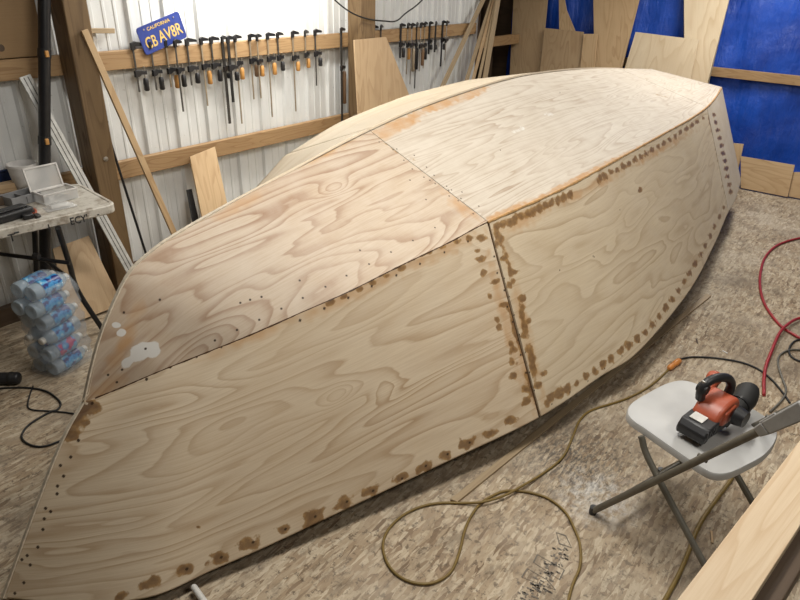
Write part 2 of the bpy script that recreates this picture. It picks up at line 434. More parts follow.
# tarp over the back wall: a wrinkled sheet with its own thickness
def tarp_sheet():
    ny, nz = 150, 70; ys = np.linspace(-2.5, 3.93, ny); zs = np.linspace(.03, 2.7, nz)
    Yg, Zg = np.meshgrid(ys, zs, indexing='ij')
    D = .012 * np.sin(Yg * 9 + 1.5 * np.sin(Zg * 2.3)) + .008 * np.sin(Yg * 23 + 3 * np.sin(Zg * 1.7 + Yg)) + .006 * np.sin(Zg * 14 + Yg * 6) + .004 * np.sin(Yg * 51 + Zg * 7)
    Xf = 7.185 + D
    v = []; f = []
    for off in (0, .004):
        for i in range(ny):
            for j in range(nz): v.append((Xf[i, j] + off, Yg[i, j], Zg[i, j]))
    K = ny * nz
    for i in range(ny - 1):
        for j in range(nz - 1):
            a = i * nz + j; f.append([a, a + 1, a + nz + 1, a + nz]); f.append([K + a, K + a + nz, K + a + nz + 1, K + a + 1])
    o = mk('tarp', v, f, M['tarp'], None, None, True)
    tag(o, 'crinkled blue tarp hung over the whole back wall', 'tarp')
tarp_sheet()

def beam(name, c, d, mat, label, cat='beam', bevel=.004, **k):
    o = MB().box(c, d).build(name, mat, bevel=bevel); return tag(o, label, cat, **k)
UG = beam('wall_girt', (2.5, 3.575, 1.31), (6.6, .04, .10), M['girt'], 'upper horizontal timber girt on the white metal wall, carrying the clamps')
LG = beam('wall_girt', (2.5, 3.575, .70), (6.6, .04, .105), M['girt'], 'lower horizontal timber girt on the white metal wall, below the clamps')
# posts
def vpost(x0, x1, y0, y1, z1, mat, name, label):
    o = MB().box(((x0 + x1) / 2, (y0 + y1) / 2, z1 / 2), (x1 - x0, y1 - y0, z1)).build(name, mat, bevel=.005)
    return tag(o, label, 'post')
pA = fy(84, 5, 3.41)
pl = vpost(1.70, 1.825, 3.41, 3.554, 3.0, M['post'], 'wooden_post', 'thick brown timber post at the left, between the table and the clamps')
b = MB().lathe([(.012, 0), (.014, .004), (.001, .007)], (1.77, 3.409, .83), Matrix.Rotation(PI / 2, 3, 'X'), 12); b.build('bolt_head', M['steel'], pl)['label'] = 'bright bolt head'
# re-seat the bolt to its parent (parent has no offset)
vpost(3.93, 4.10, 3.42, 3.554, 3.0, M['post'], 'wooden_post', 'timber post behind the tall cut plywood sheet on the clamp wall')
vpost(6.05, 6.15, 4.20, 4.34, 3.0, M['dark_lumber'], 'wooden_post', 'dark timber post in the shadowy corner recess')
vpost(6.85, 6.95, 4.0, 4.12, 3.0, M['dark_lumber'], 'wooden_post', 'dark timber post in the corner recess beside the tarp edge')
a = fx(487, 52, 6.2); b_ = fx(512, 60, 6.9)
o = MB().slab([(6.0, 3.70, 1.09), (6.98, 3.70, 1.09), (6.98, 3.70, 1.19), (6.0, 3.70, 1.19)], (0, .04, 0)).build('cross_rail', M['girt'], bevel=.003); tag(o, 'short horizontal timber rail across the dark corner recess', 'rail')
# rail on the tarp wall
p0, p1 = fx(706, 71, 7.12), fx(800, 77, 7.12)
o = MB().box((7.125, .35, 1.0), (.04, 4.6, .085)).build('horizontal_rail', M['girt'], bevel=.003); tag(o, 'long horizontal timber rail fixed across the blue tarp', 'rail')

# brown plywood sheet above the girt, far left
P = [fy(-60, -40, 3.55), fy(40, -40, 3.55)]
xr = fy(41, 30, 3.555)[0]
o = MB().box(((X0 + .4 + xr) / 2, 3.575, 1.90), (xr - X0 - .4, .04, 1.07)).build('wall_sheet', M['plybrown'], bevel=.002); tag(o, 'brown knotty plywood sheet on the wall above the upper girt, far left', 'plywood')
k = fy(1, 48, 3.554); b = MB().lathe([(.018, 0), (.013, .0015), (.0005, .002)], (k[0], 3.5552, k[2]), Matrix.Rotation(PI / 2, 3, 'X'), 16); b.build('knot', M['dark_lumber'], o)
k = fy(100, 31, 3.6)
o = MB().slab([fy(88, 28, 3.59), fy(112, 28, 3.59), fy(112, 33, 3.59), fy(88, 33, 3.59)], (0, -.03, 0)).build('wall_shelf_block', M['grey_lumber'], bevel=.002); tag(o, 'small wooden block on the metal wall right of the thick post', 'block')

# ------------------------------------------------------------------ boards leaning on the walls
def board(name, pts, thick, mat, label, cat='board', group=None, parent=None, bevel=.0015):
    """pts: 3-D outline; thick: extrusion vector"""
    o = MB().slab(pts, thick).build(name, mat, parent, bevel=bevel)
    if label: tag(o, label, cat, group)
    return o
def lean(pix, bot, top, normal_axis):
    """outline pixels put on an inclined plane: plane passes through bot, top and the wall's direction"""
    b0 = np.array(bot, float); t0 = np.array(top, float); d = np.array([1, 0, 0]) if normal_axis == 'y' else np.array([0, 1, 0])
    n = np.cross(d, t0 - b0); n /= np.linalg.norm(n)
    return [fpl(x, y, b0, n) for x, y in pix], n
# against the left wall
q, n = lean([(353, 40), (385, 37), (411, 102), (421, 130), (360, 150), (357, 112)], (4, 3.20, 0), (4, 3.415, 1.40), 'y')
def to_floor(q, i, j):
    """pull the points i, j down along their edges to the floor"""
    return q
def ext(a, b, z=0.0):
    a = np.array(a); b = np.array(b); t = (z - a[2]) / (b[2] - a[2]); return a + (b - a) * t
q = [q[0], q[1], ext(q[1], q[2], .02), ext(q[0], q[5], .02)]
sg = 1 if n[1] > 0 else -1
board('plywood_sheet', q, -n * sg * .012, M['plytan'], 'tall tapering plywood sheet leaning on the middle post among the clamps', 'plywood')
q, n = lean([(189, 157), (214, 147), (227, 207), (201, 217)], (2.4, 3.22, 0), (2.4, 3.555, .80), 'y'); sg = 1 if n[1] > 0 else -1
q = [q[0], q[1], ext(q[1], q[2], .015), ext(q[0], q[3], .015)]
board('plywood_offcut', q, -n * sg * .012, M['plyboard'], 'narrow plywood offcut leaning on the lower girt beside the bow', 'plywood')
q, n = lean([(186, 190), (191, 189), (197, 215), (191, 217)], (2.25, 3.3, 0), (2.3, 3.555, .70), 'y'); sg = 1 if n[1] > 0 else -1
q = [q[0], q[1], ext(q[1], q[2], .015), ext(q[0], q[3], .015)]
board('metal_bar', q, -n * sg * .01, M['blackmetal'], 'short black bar leaning just left of the narrow plywood offcut', 'bar')
q, n = lean([(52, 249), (88, 236), (114, 289), (66, 310)], (1.6, 3.28, 0), (1.6, 3.50, .42), 'y'); sg = 1 if n[1] > 0 else -1
q = [q[0], q[1], ext(q[1], q[2], .012), ext(q[0], q[3], .012)]
board('plywood_offcut', q, -n * sg * .012, M['plytan'], 'plywood offcut leaning on the wall under the table, behind its leg', 'plywood')
# thin lath and rods leaning on the wall
def stick(name, top, bot, w, t, mat, label, cat, nax=(0, 1, 0)):
    top = np.array(top, float); bot = np.array(bot, float); d = top - bot; d /= np.linalg.norm(d)
    s = np.cross(d, nax); s /= np.linalg.norm(s); n = np.cross(s, d)
    b = MB(); ring = lambda c: [c + s * w / 2 * a + n * t / 2 * e for a, e in ((-1, -1), (1, -1), (1, 1), (-1, 1))]
    b.quadsolid(ring(bot), ring(top)); o = b.build(name, mat, bevel=.0015); return tag(o, label, cat)
bt = fy(176, 238, 3.30); tp = fy(84, 30, 3.395); bt = ext(tp, bt, .02)
stick('wooden_lath', tp, bt, .035, .018, M['plyboard'], 'long thin wooden lath leaning from the thick post down towards the bow', 'lath')
tp = fy(104, 122, 3.54); bt = ext(tp, fy(147, 257, 3.42), .01)
r = thing('black_rod', 'slim black rod with a round knob leaning right of the thick post', 'rod', bt)
MB().tube([bt, tp], .0075, 10).build('shaft', M['blackmetal'], r, True)
MB().lathe([(.001, -.024), (.016, -.018), (.024, 0), (.016, .018), (.001, .024)], tp).build('knob', M['black'], r, True)
tp = fy(24, 76, 3.53); bt = fy(141, 290, 3.25); bt = ext(tp, bt, .012)
r = thing('metal_strip', 'white slotted metal strip leaning on the wall behind the table corner', 'strip', bt)
def strip3(r, top, bot):
    d = top - bot; L = np.linalg.norm(d); d /= L; s = np.cross(d, [0, 1, 0]); s /= np.linalg.norm(s); n = np.cross(s, d)
    if n[1] > 0: n = -n
    for nm, a0, a1, th, mt in (('channel', -.029, .029, .012, 'strip'),):
        b = MB(); ring = lambda c: [c + s * a0, c + s * a1, c + s * a1 + n * th, c + s * a0 + n * th]
        b.quadsolid(ring(bot), ring(top)); b.build(nm, M[mt], r, bevel=.002)
    for a in (-.010, .010):
        b = MB(); k = 0.03
        while k < L - .05:
            c0 = bot + d * k + s * a + n * .0122; c1 = c0 + d * .046
            b.quadsolid([c0 - s * .002, c0 + s * .002, c1 + s * .002, c1 - s * .002], [q + n * .001 for q in (c0 - s * .002, c0 + s * .002, c1 + s * .002, c1 - s * .002)]); k += .048
        b.build('slots', M['darksteel'], r)
strip3(r, tp, bt)
# black stand pole at far left
tp = fy(44, -45, 3.425); bt = ext(tp, fy(45, 262, 3.425), .005)
r = thing('stand_pole', 'black upright pole with brass collars behind the table', 'stand', bt)
MB().tube([bt, tp], .028, 16).build('pole', M['blackmetal'], r, True)
dd = (tp - bt); dd /= np.linalg.norm(dd)
for yy in (53, 138):
    c0 = fpl(44, yy, tp, (0, 1, 0.1)); tt = np.dot(c0 - bt, dd); c0 = bt + dd * tt
    MB().tube([c0 - dd * .02, c0 + dd * .02], .031, 16).build('collar', M['black'], r, True)
    MB().box(c0 + np.array([-.005, -.035, 0]), (.018, .012, .030)).build('collar_clip', M['orangewood'], r, bevel=.003)
for sx in ():
    q0 = ext(bt, tp, .28); MB().tube([q0, (bt[0] + sx, bt[1] - .05, .012)], .011, 8).build('leg', M['blackmetal'], r, True)

# lumber stack leaning at the far end of the clamp wall
lum = [((444, 83), (483, 0), .05, 'grey_lumber', 'thin board, leftmost of the lumber leaning at the far wall end'),
       ((466, 82), (492, 0), .045, 'grey_lumber', 'grey board, second from left of the lumber leaning at the far wall end'),
       ((473, 80), (494, 0), .035, 'plytan', 'pale strip in the middle of the lumber leaning at the far wall end'),
       ((479, 79), (496, 0), .03, 'grey_lumber', 'dull strip right of the pale strip in the leaning lumber at the far wall end'),
       ((485, 78), (498, 0), .07, 'grey_lumber', 'widest board, rightmost of the lumber leaning at the far wall end')]
for i, (bp, tp_, w, mt, lb) in enumerate(lum):
    yb = 3.34 - .0 * i; b0 = fy(bp[0], bp[1], 3.45 - .024 * i); t0 = fy(tp_[0], tp_[1], 3.54 - .024 * i)
    bt = ext(t0, b0, .012); tp = ext(b0, t0, 1.95)
    stick('leaning_board', tp, bt, w, .018, M[mt], lb, 'board')

# boards leaning on the tarp wall
def tb(name, pix, off, mat, label, thick=.014, ztop=None, floor=True):
    q, n = lean(pix, (6.85 - off, 0, 0), (7.12 - off, 0, 1.7), 'x')
    n = n if n[0] < 0 else -n
    if floor and len(q) == 6: q = [ext(q[1], q[0], .012)] + q[1:5] + [ext(q[4], q[5], .012)]
    elif floor: q = [q[0], q[1], ext(q[1], q[2], .012), ext(q[0], q[3], .012)]
    board(name, q, n * thick, M[mat], label, 'plywood')
tb('plywood_board', [(516, -40), (552, -40), (541, 75), (510, 78)], 0, 'plytan', 'tall narrow plywood panel at the left end of the blue tarp')
tb('plywood_board', [(593, -40), (650, -40), (622, 70), (595, 70)], 0, 'plyboard', 'tall wide plywood panel left of centre on the blue tarp')
tb('plywood_board', [(684, -30), (737, -30), (707, 86), (685, 86)], 0, 'plypale', 'tall pale panel leaning at the right of the plywood on the tarp')
tb('plywood_offcut', [(560, 75), (559, -30), (560, -30), (567, 10), (576, 32), (577, 75)], .0, 'plyboard', 'pointed plywood offcut standing between the tall panels on the tarp')
tb('plywood_board', [(545, 28), (584, 32), (580, 75), (540, 75)], .05, 'plytan', 'low square plywood panel with filler spots between the tall panels')
tb('plywood_offcut', [(584, 34), (598, 34), (594, 75), (580, 75)], .075, 'plyboard', 'small plywood strip beside the low square panel on the tarp')
tb('plywood_board', [(636, 32), (699, 40), (688, 92), (618, 92)], .05, 'plypale', 'low bright plywood panel leaning left of the tall pale panel')
tb('plywood_offcut', [(734, 143), (744, 144), (741, 158), (734, 158)], -.02, 'plyboard', 'small upright plywood scrap by the hull stern at the tarp foot')
tb('plywood_offcut', [(741, 156), (795, 165), (790, 187), (741, 181)], .03, 'plyboard', 'long low plywood scrap on the floor against the tarp')
tb('plywood_offcut', [(793, 172), (830, 172), (830, 192), (790, 188)], .0, 'plyboard', 'low plywood scrap at the right frame edge against the tarp')
for px, py in ((568, 41), (568, 47)):
    pass

# ------------------------------------------------------------------ the boat hull
def axisY(x): return 1.775 + .012 * x
def onaxis(px, py):
    a = ray(px, py); t = 1.775 / (a[1] - .012 * a[0]); return a * t + CP
keel_px = [(85, 402), (94, 362), (106, 324), (128, 277), (150, 254), (180, 233), (250, 193), (300, 167), (370, 131), (430, 105), (500, 82), (545, 73), (600, 68.5), (652, 69)]
stem_px = [(85, 402), (64, 440), (40, 500), (4, 598)]
chine_px = [((85, 402), None), ((120, 388), .59), ((160, 371), .635), ((200, 355), .67), ((250, 335), .72), ((300, 313), .765), ((350, 291), .805), ((400, 266), .84), ((450, 242), .865), ((488, 222), .885), ((560, 190), .92), ((620, 158), .945), ((665, 133), .96), ((690, 119), .965), ((707, 107), .97), ((716, 97), .975), ((722, 87), .98)]
sheer_px = [((4, 598), None), ((60, 598 + 30), .03), ((150, 597), .045), ((215, 569), .055), ((270, 545), .065), ((340, 512), .085), ((440, 465), .11), ((540, 417), .14), ((600, 377), .165), ((640, 350), .185), ((690, 290), .22), ((715, 243), .245), ((727, 215), .26), ((736, 198), .27), ((741, 180), .28)]
keel = [onaxis(*p) for p in keel_px]
stem = [onaxis(*p) for p in stem_px]; stem[-1][2] = max(stem[-1][2], .012)
chine = [onaxis(*chine_px[0][0])] + [fz(p[0], p[1], z) for p, z in chine_px[1:]]
s0 = stem[-1]; s2 = fz(150, 597, .045)
sheer = [s0, s0 * .55 + s2 * .45 + np.array([0.0, -.03, 0])] + [fz(p[0], p[1], z) for p, z in sheer_px[2:]]
class Curve:
    def __init__(s, pts):
        s.p = np.array(cr(pts, 12)); d = np.r_[0, np.cumsum(np.linalg.norm(np.diff(s.p, axis=0), axis=1))]; s.s = d
    def at(s, u):
        u = np.atleast_1d(u); return np.stack([np.interp(u, s.s, s.p[:, k]) for k in range(3)], -1)
    def snear(s, pt): return s.s[np.argmin(np.linalg.norm(s.p - np.array(pt), axis=1))]
CK, CC, CS, CT = Curve(keel), Curve(chine), Curve(sheer), Curve(stem)
kK = [0, CK.snear(onaxis(370, 131)), CK.snear(onaxis(618, 68)), CK.s[-1]]
kC = [0, CC.snear(fz(488, 222, .885)), CC.snear(fz(707, 107, .97)), CC.s[-1]]
kS = [0, CS.snear(fz(540, 417, .14)), CS.snear(fz(729, 211, .263)), CS.s[-1]]
def pt(C, k, t): return C.at(np.interp(t, [0, 1, 2, 3], k))

def vnoise(x, y, seed=0):
    xi = np.floor(x).astype(int); yi = np.floor(y).astype(int); fx_ = x - xi; fy_ = y - yi
    fx_ = fx_ * fx_ * (3 - 2 * fx_); fy_ = fy_ * fy_ * (3 - 2 * fy_)
    def h(a, b): 
        v = np.sin(a * 127.1 + b * 311.7 + seed * 74.7) * 43758.5453; return v - np.floor(v)
    return (h(xi, yi) * (1 - fx_) + h(xi + 1, yi) * fx_) * (1 - fy_) + (h(xi, yi + 1) * (1 - fx_) + h(xi + 1, yi + 1) * fx_) * fy_

def panel(name, A, B, nu, nv, thick, mat, parent, marks=None, flip=False, gap0=0, gap1=0, uoff=0, knots=(), edge0=None):
    """A, B: (nu,3) edges; ruled sheet with thickness; metre UVs; marks(P3d, U, V, W) -> rgba"""
    w = np.linspace(0, 1, nv)[None, :, None]
    P = A[:, None, :] * (1 - w) + B[:, None, :] * w
    if edge0 is not None:
        k0 = np.clip(1 - np.linspace(0, 1, nu) / .16, 0, 1)[:, None, None] ** 2; P = P + k0 * (edge0(nv) - P[0])[None]
    du = np.gradient(P, axis=0); dv = np.gradient(P, axis=1); n = np.cross(du, dv); n /= (np.linalg.norm(n, axis=2, keepdims=True) + 1e-9)
    n = np.nan_to_num(n)
    if flip: n = -n
    U = np.cumsum(np.r_[0, np.linalg.norm(np.diff((A + B) / 2, axis=0), axis=1)])[:, None] * np.ones((1, nv)) + uoff
    Wd = np.linalg.norm(B - A, axis=1)[:, None]
    V = Wd * np.linspace(0, 1, nv)[None, :]
    Vuv = V - .5 * Wd
    inner = P - n * thick
    v = np.vstack([P.reshape(-1, 3), inner.reshape(-1, 3)]); K = nu * nv
    ii, jj = np.meshgrid(np.arange(nu - 1), np.arange(nv - 1), indexing='ij'); a = (ii * nv + jj).ravel()
    fo = np.stack([a, a + nv, a + nv + 1, a + 1], 1); fi = np.stack([a, a + 1, a + nv + 1, a + nv], 1) + K
    if flip: fo = fo[:, ::-1]; fi = fi[:, ::-1]
    rim = []
    e = [(i * nv, (i + 1) * nv) for i in range(nu - 1)] + [((nu - 1) * nv + j, (nu - 1) * nv + j + 1) for j in range(nv - 1)] + \
        [((i + 1) * nv + nv - 1, i * nv + nv - 1) for i in range(nu - 1)] + [(j + 1, j) for j in range(nv - 1)]
    for x, y in e: rim.append([x, x + K, y + K, y] if not flip else [y, y + K, x + K, x])
    faces = np.vstack([fo, fi, np.array(rim)])
    off = np.zeros(3); p = parent
    while p is not None: off += np.array(p.location); p = p.parent
    me = bpy.data.meshes.new(name); me.vertices.add(len(v)); me.vertices.foreach_set('co', (v - off).ravel())
    me.loops.add(faces.size); me.loops.foreach_set('vertex_index', faces.ravel().astype(np.int32))
    me.polygons.add(len(faces)); me.polygons.foreach_set('loop_start', np.arange(0, faces.size, 4, dtype=np.int32))
    me.polygons.foreach_set('use_smooth', np.r_[np.ones(len(fo) + len(fi), bool), np.zeros(len(rim), bool)])
    me.update(calc_edges=True)
    uv = np.stack([U.ravel(), Vuv.ravel()], 1); uv = np.vstack([uv, uv]); l = me.uv_layers.new(name='UVMap')
    l.data.foreach_set('uv', uv[faces.ravel()].ravel())
    ca = me.color_attributes.new('marks', 'FLOAT_COLOR', 'POINT'); c = np.zeros((len(v), 4))
    if marks is not None: c[:K] = marks(P, U, V, Wd).reshape(-1, 4)
    ca.data.foreach_set('color', c.ravel())
    kf = np.zeros(len(v)); kx, ky = proj(P)
    for cx, cy, ra, rb, amp in knots:
        i = np.unravel_index(np.argmin((kx - cx) ** 2 + (ky - cy) ** 2), kx.shape)
        r2 = ((U - U[i]) / ra) ** 2 + ((Vuv - Vuv[i]) / rb) ** 2; kf[:K] += (amp * np.exp(-r2)).ravel()
    at = me.attributes.new('knot', 'FLOAT', 'POINT'); at.data.foreach_set('value', kf)
    me.materials.append(mat)
    me.validate()
    o = bpy.data.objects.new(name, me); COL.objects.link(o); o.parent = parent
    return o

def blobs(P, lst, seed=0):
    """soft noisy ellipses; lst: centre pixel + half sizes in metres + rotation along the local mesh; distances measured on the surface"""
    m_ = np.zeros(P.shape[:2]); X, Y = proj(P)
    nz = vnoise(P[..., 0] * 45 + 9, P[..., 2] * 45 + P[..., 1] * 30, seed)
    nz2 = vnoise(P[..., 0] * 14 + 3, P[..., 2] * 60, seed + 3)
    for k, (cx, cy, rx, ry, *ang) in enumerate(lst):
        a = math.radians(ang[0]) if ang else -.45
        dx, dy = X - cx, Y - cy
        u = dx * math.cos(a) + dy * math.sin(a); w = -dx * math.sin(a) + dy * math.cos(a)
        r = np.sqrt((u / rx) ** 2 + (w / ry) ** 2)
        m_ = np.maximum(m_, np.clip(1.35 - r + .7 * (nz - .5) + .35 * (nz2 - .5), 0, 1) * (r < 2))
    return m_
def dots(P, lst, rad=.004):
    m_ = np.zeros(P.shape[:2]); X, Y = proj(P)
    for cx, cy in lst:
        i = np.unravel_index(np.argmin((X - cx) ** 2 + (Y - cy) ** 2), X.shape); d = np.linalg.norm(P - P[i], axis=2)
        m_ = np.maximum(m_, np.clip(1.6 - d / rad, 0, 1))
    return m_
def line_px(a, b, n, jit=0, r=None):
    out = []
    for i in range(n):
        t = (i + .5) / n; out.append((a[0] + (b[0] - a[0]) * t + random.uniform(-jit, jit), a[1] + (b[1] - a[1]) * t + random.uniform(-jit, jit)))
    return out
def poly_px(pts, n):
    P = np.array(pts, float); d = np.r_[0, np.cumsum(np.linalg.norm(np.diff(P, axis=0), axis=1))]; s = np.linspace(0, d[-1], n)
    return [(np.interp(q, d, P[:, 0]), np.interp(q, d, P[:, 1])) for q in s]

def marks_side1(P, U, V, W):
    L = []
    for c, s in (((120, 596), 9), ((150, 582), 11), ((186, 569), 11), ((220, 557), 13), ((250, 544), 15), ((283, 530), 9), ((313, 518), 15), ((345, 503), 12), ((371, 491), 11), ((400, 478), 9), ((424, 467), 10), ((446, 455), 8), ((467, 444), 12), ((489, 434), 9), ((511, 420), 9), ((527, 402), 6)):
        L.append((c[0], c[1], s, s * .62, -27))
        for x, y in ((330, 302), (345, 296), (359, 289), (372, 283), (386, 276), (402, 268), (428, 252), (441, 247), (456, 242), (470, 238), (480, 238)): L.append((x, y, 5, 3.5, -20))
    rr = random.Random(3)
    for k in range(15):
        t = (k + .3) / 15; x = 486 + (534 - 486) * t; y = 235 + (405 - 235) * t
        L.append((x - rr.choice([3, 5, 9, 13]), y + rr.uniform(-4, 4), rr.uniform(3.2, 5), rr.uniform(3.5, 6), 70))
    L += [(198, 527, 4, 3, 10)]
    L += [(515, 330, 3, 34, -16), (530, 385, 3.5, 22, -14)]
    st = blobs(P, L, 1) * .8
    st = np.maximum(st, blobs(P, [(70, 421, 22, 15, -55), (82, 408, 16, 10, -20), (62, 433, 13, 10, 0), (76, 416, 14, 12, 0)], 5) * 1.15)
    st = np.clip(st, 0, 1)
    D = [(92, 403), (146, 379), (171, 367), (197, 356), (221, 345), (78, 441), (71, 457), (60, 466), (64, 476), (57, 486), (57, 494), (45, 508), (50, 512), (44, 519), (43, 530), (38, 547), (27, 556), (22, 560), (30, 565), (24, 583), (15, 593)]
    D += [(x + 1, y) for x, y in ((186, 569), (220, 557), (252, 543), (284, 529), (314, 517), (346, 502), (372, 491), (401, 478), (425, 466), (447, 454), (469, 443))]
    D += [(300 + 24 * i, 320 - 11.3 * i) for i in range(8)] + line_px((492, 250), (533, 395), 9, 2)
    dt = dots(P, D, .0045)
    org = blobs(P, [(255, 334, 60, 8, -25), (350, 294, 60, 8, -26), (440, 252, 45, 8, -26), (505, 320, 5, 70, -14), (520, 350, 6, 60, -14)], 8) * .42
    return np.stack([st, dt, np.zeros_like(st), org], -1)
def marks_side2(P, U, V, W):
    L = []
    sh = poly_px([(552, 404), (585, 383), (620, 358), (650, 333), (680, 295), (700, 262), (720, 222), (731, 200)], 27)
    for i, (x, y) in enumerate(sh):
        s = 6.5 - 4.2 * i / 26; L.append((x - 2, y - 5 + 3 * i / 26, s * .85, s * 1.15, 10))
    ch = poly_px([(497, 226), (530, 211), (560, 197), (590, 182), (620, 166), (665, 141), (703, 116)], 36)
    for i, (x, y) in enumerate(ch):
        if 12 < i < 17: continue
        s = 5.2 - 3.0 * i / 35; L.append((x, y + 2, s, s * (1.4 if i < 10 else 1.3), 0))
    rr = random.Random(8)
    for k in range(14):
        t = (k + .3) / 14; x = 490 + (538 - 490) * t; y = 230 + (410 - 230) * t
        L.append((x + rr.choice([4, 6, 11, 14]), y + rr.uniform(-4, 4), rr.uniform(3, 5), rr.uniform(3.5, 6), 70))
    L += [(500, 240, 5, 14, -10), (510, 270, 4, 20, -14), (523, 320, 3.5, 22, -14), (532, 360, 4, 22, -10)]
    L += [(640, 190, 4, 4, 0)]
    st = blobs(P, L, 2) * .78
    J = poly_px([(711, 117), (717, 140), (722, 165), (727, 192)], 13)
    st = np.maximum(st, blobs(P, [(x - 1, y, 2.6, 3, 0) for x, y in J], 3))
    D = [(594, 257), (593, 256), (700, 190), (620, 210), (560, 270)] + sh[::2] + line_px((497, 250), (536, 400), 8, 2)
    dt = dots(P, D, .0035)
    org = blobs(P, [(520, 222, 35, 9, -24), (590, 188, 45, 5, -27), (660, 150, 40, 4, -30), (525, 330, 6, 70, -14)], 8) * .42
    return np.stack([st, dt, np.zeros_like(st), org], -1)
def marks_side3(P, U, V, W):
    J = poly_px([(712, 115), (719, 140), (724, 165), (729, 192)], 11)
    st = blobs(P, [(x + 1.5, y, 2.4, 2.6, 0) for x, y in J], 3); z = np.zeros_like(st)
    return np.stack([st, z, z, z], -1)
def marks_bot1(P, U, V, W):
    D = [(108, 375), (117, 382), (122, 370), (145, 349), (124, 312)] + [(215 + 22 * i, 340 - 10 * i - .12 * i * i) for i in range(11)]
    D += [(160, 300), (250, 300), (240, 303), (262, 297)] + line_px((375, 140), (478, 215), 9, 3) + [(410, 180), (430, 180), (426, 200), (300, 280), (360, 250)]
    dt = dots(P, D, .0035)
    st = blobs(P, [(395, 150, 14, 2.2, 37), (440, 184, 20, 2, 37), (470, 208, 10, 2, 37), (280, 328, 10, 3, -25)], 2) * .5
    fil = blobs(P, [(140, 355, 15, 9, -30), (150, 350, 12, 10, -10), (128, 362, 10, 6, -30), (122, 333, 5, 4, 0), (116, 325, 4, 3, 0)], 4)
    org = blobs(P, [(330, 150, 30, 6, -25), (105, 390, 26, 10, -40), (125, 340, 8, 40, 25), (240, 205, 30, 6, -28), (460, 205, 22, 6, 37)], 6) * .45
    return np.stack([st, dt, fil, org], -1)
def marks_bot2(P, U, V, W):
    D = line_px((390, 145), (484, 212), 7, 4) + [(462, 192), (447, 186), (452, 190), (560, 92), (560, 93), (500, 150)]
    dt = dots(P, D, .0035)
    st = blobs(P, [(460, 188, 6, 3, 0), (412, 158, 12, 2, 37), (662, 96, 12, 1, 16)], 2) * .45
    fil = blobs(P, [(548, 114, 7, 3, 0), (515, 130, 10, 4, 0), (523, 128, 5, 4, 0)], 4) * .47
    org = blobs(P, [(400, 124, 26, 6, -24), (440, 104, 34, 5, -22), (470, 95, 20, 4, -20), (385, 133, 12, 7, -20), (505, 213, 26, 4, -25), (580, 177, 60, 2.5, -27), (670, 132, 40, 2, -30)], 6)
    return np.stack([st, dt, fil, org * .9], -1)

boat = thing('boat_hull', 'upturned plywood boat hull with brown epoxy spots along its seams', 'boat', (3.2, 1.8, 0))
def rul(C, k, t0, t1, n, e0=0.0, e1=0.0):
    P = pt(C, k, np.linspace(t0, t1, n))
    return P
TH = .009
g = .0012  # half joint gaps in t
def T(t0, t1, n, ga, gb): return np.linspace(t0 + ga, t1 - gb, n)
for nm, t0, t1, nu, mat, mk_, ga, gb, lab in (('bottom_panel', 0, 1, 420, 'bot1', marks_bot1, .0, .0005, 'forward bottom panel with strong grain and a white filler patch'),
                                    ('bottom_panel', 1, 2, 460, 'bot2', marks_bot2, .0005, .001, 'middle bottom panel sanded pale'),
                                    ('bottom_panel', 2, 3, 60, 'bot2', None, .001, 0, 'short stern bottom panel')):
    t_ = T(t0, t1, nu, ga, gb)
    o = panel(nm, pt(CK, kK, t_), pt(CC, kC, t_), nu, 150, TH, M[mat], boat, mk_, flip=True, uoff=t0 * 2.3, knots={'bot1': [(335, 188, .07, .03, .55), (290, 215, .3, .05, .3), (225, 240, .25, .04, .3)]}.get(mat, [(640, 120, .2, .05, .3)])); o['label'] = lab
for nm, t0, t1, nu, mat, mk_, ga, gb, lab in (('side_panel', 0, 1, 480, 'side1', marks_side1, .0, .0035, 'forward side panel'),
                                    ('side_panel', 1, 2, 480, 'side2', marks_side2, .0025, .004, 'middle side panel'),
                                    ('side_panel', 2, 3, 80, 'side3', marks_side3, .001, 0, 'short stern side panel')):
    t_ = T(t0, t1, nu, ga, gb)
    o = panel(nm, pt(CC, kC, t_), pt(CS, kS, t_), nu, 150, TH, M[mat], boat, mk_, flip=True, uoff=t0 * 2.3, knots={'side1': [(338, 395, .06, .035, .5), (385, 390, .05, .04, .4), (190, 430, .3, .06, .2)], 'side2': [(620, 230, .12, .05, .3), (590, 265, .10, .05, .25), (660, 190, .2, .05, .25)]}.get(mat, []), edge0=(lambda n: CT.at(np.linspace(0, CT.s[-1], n))) if mat == 'side1' else None); o['label'] = lab
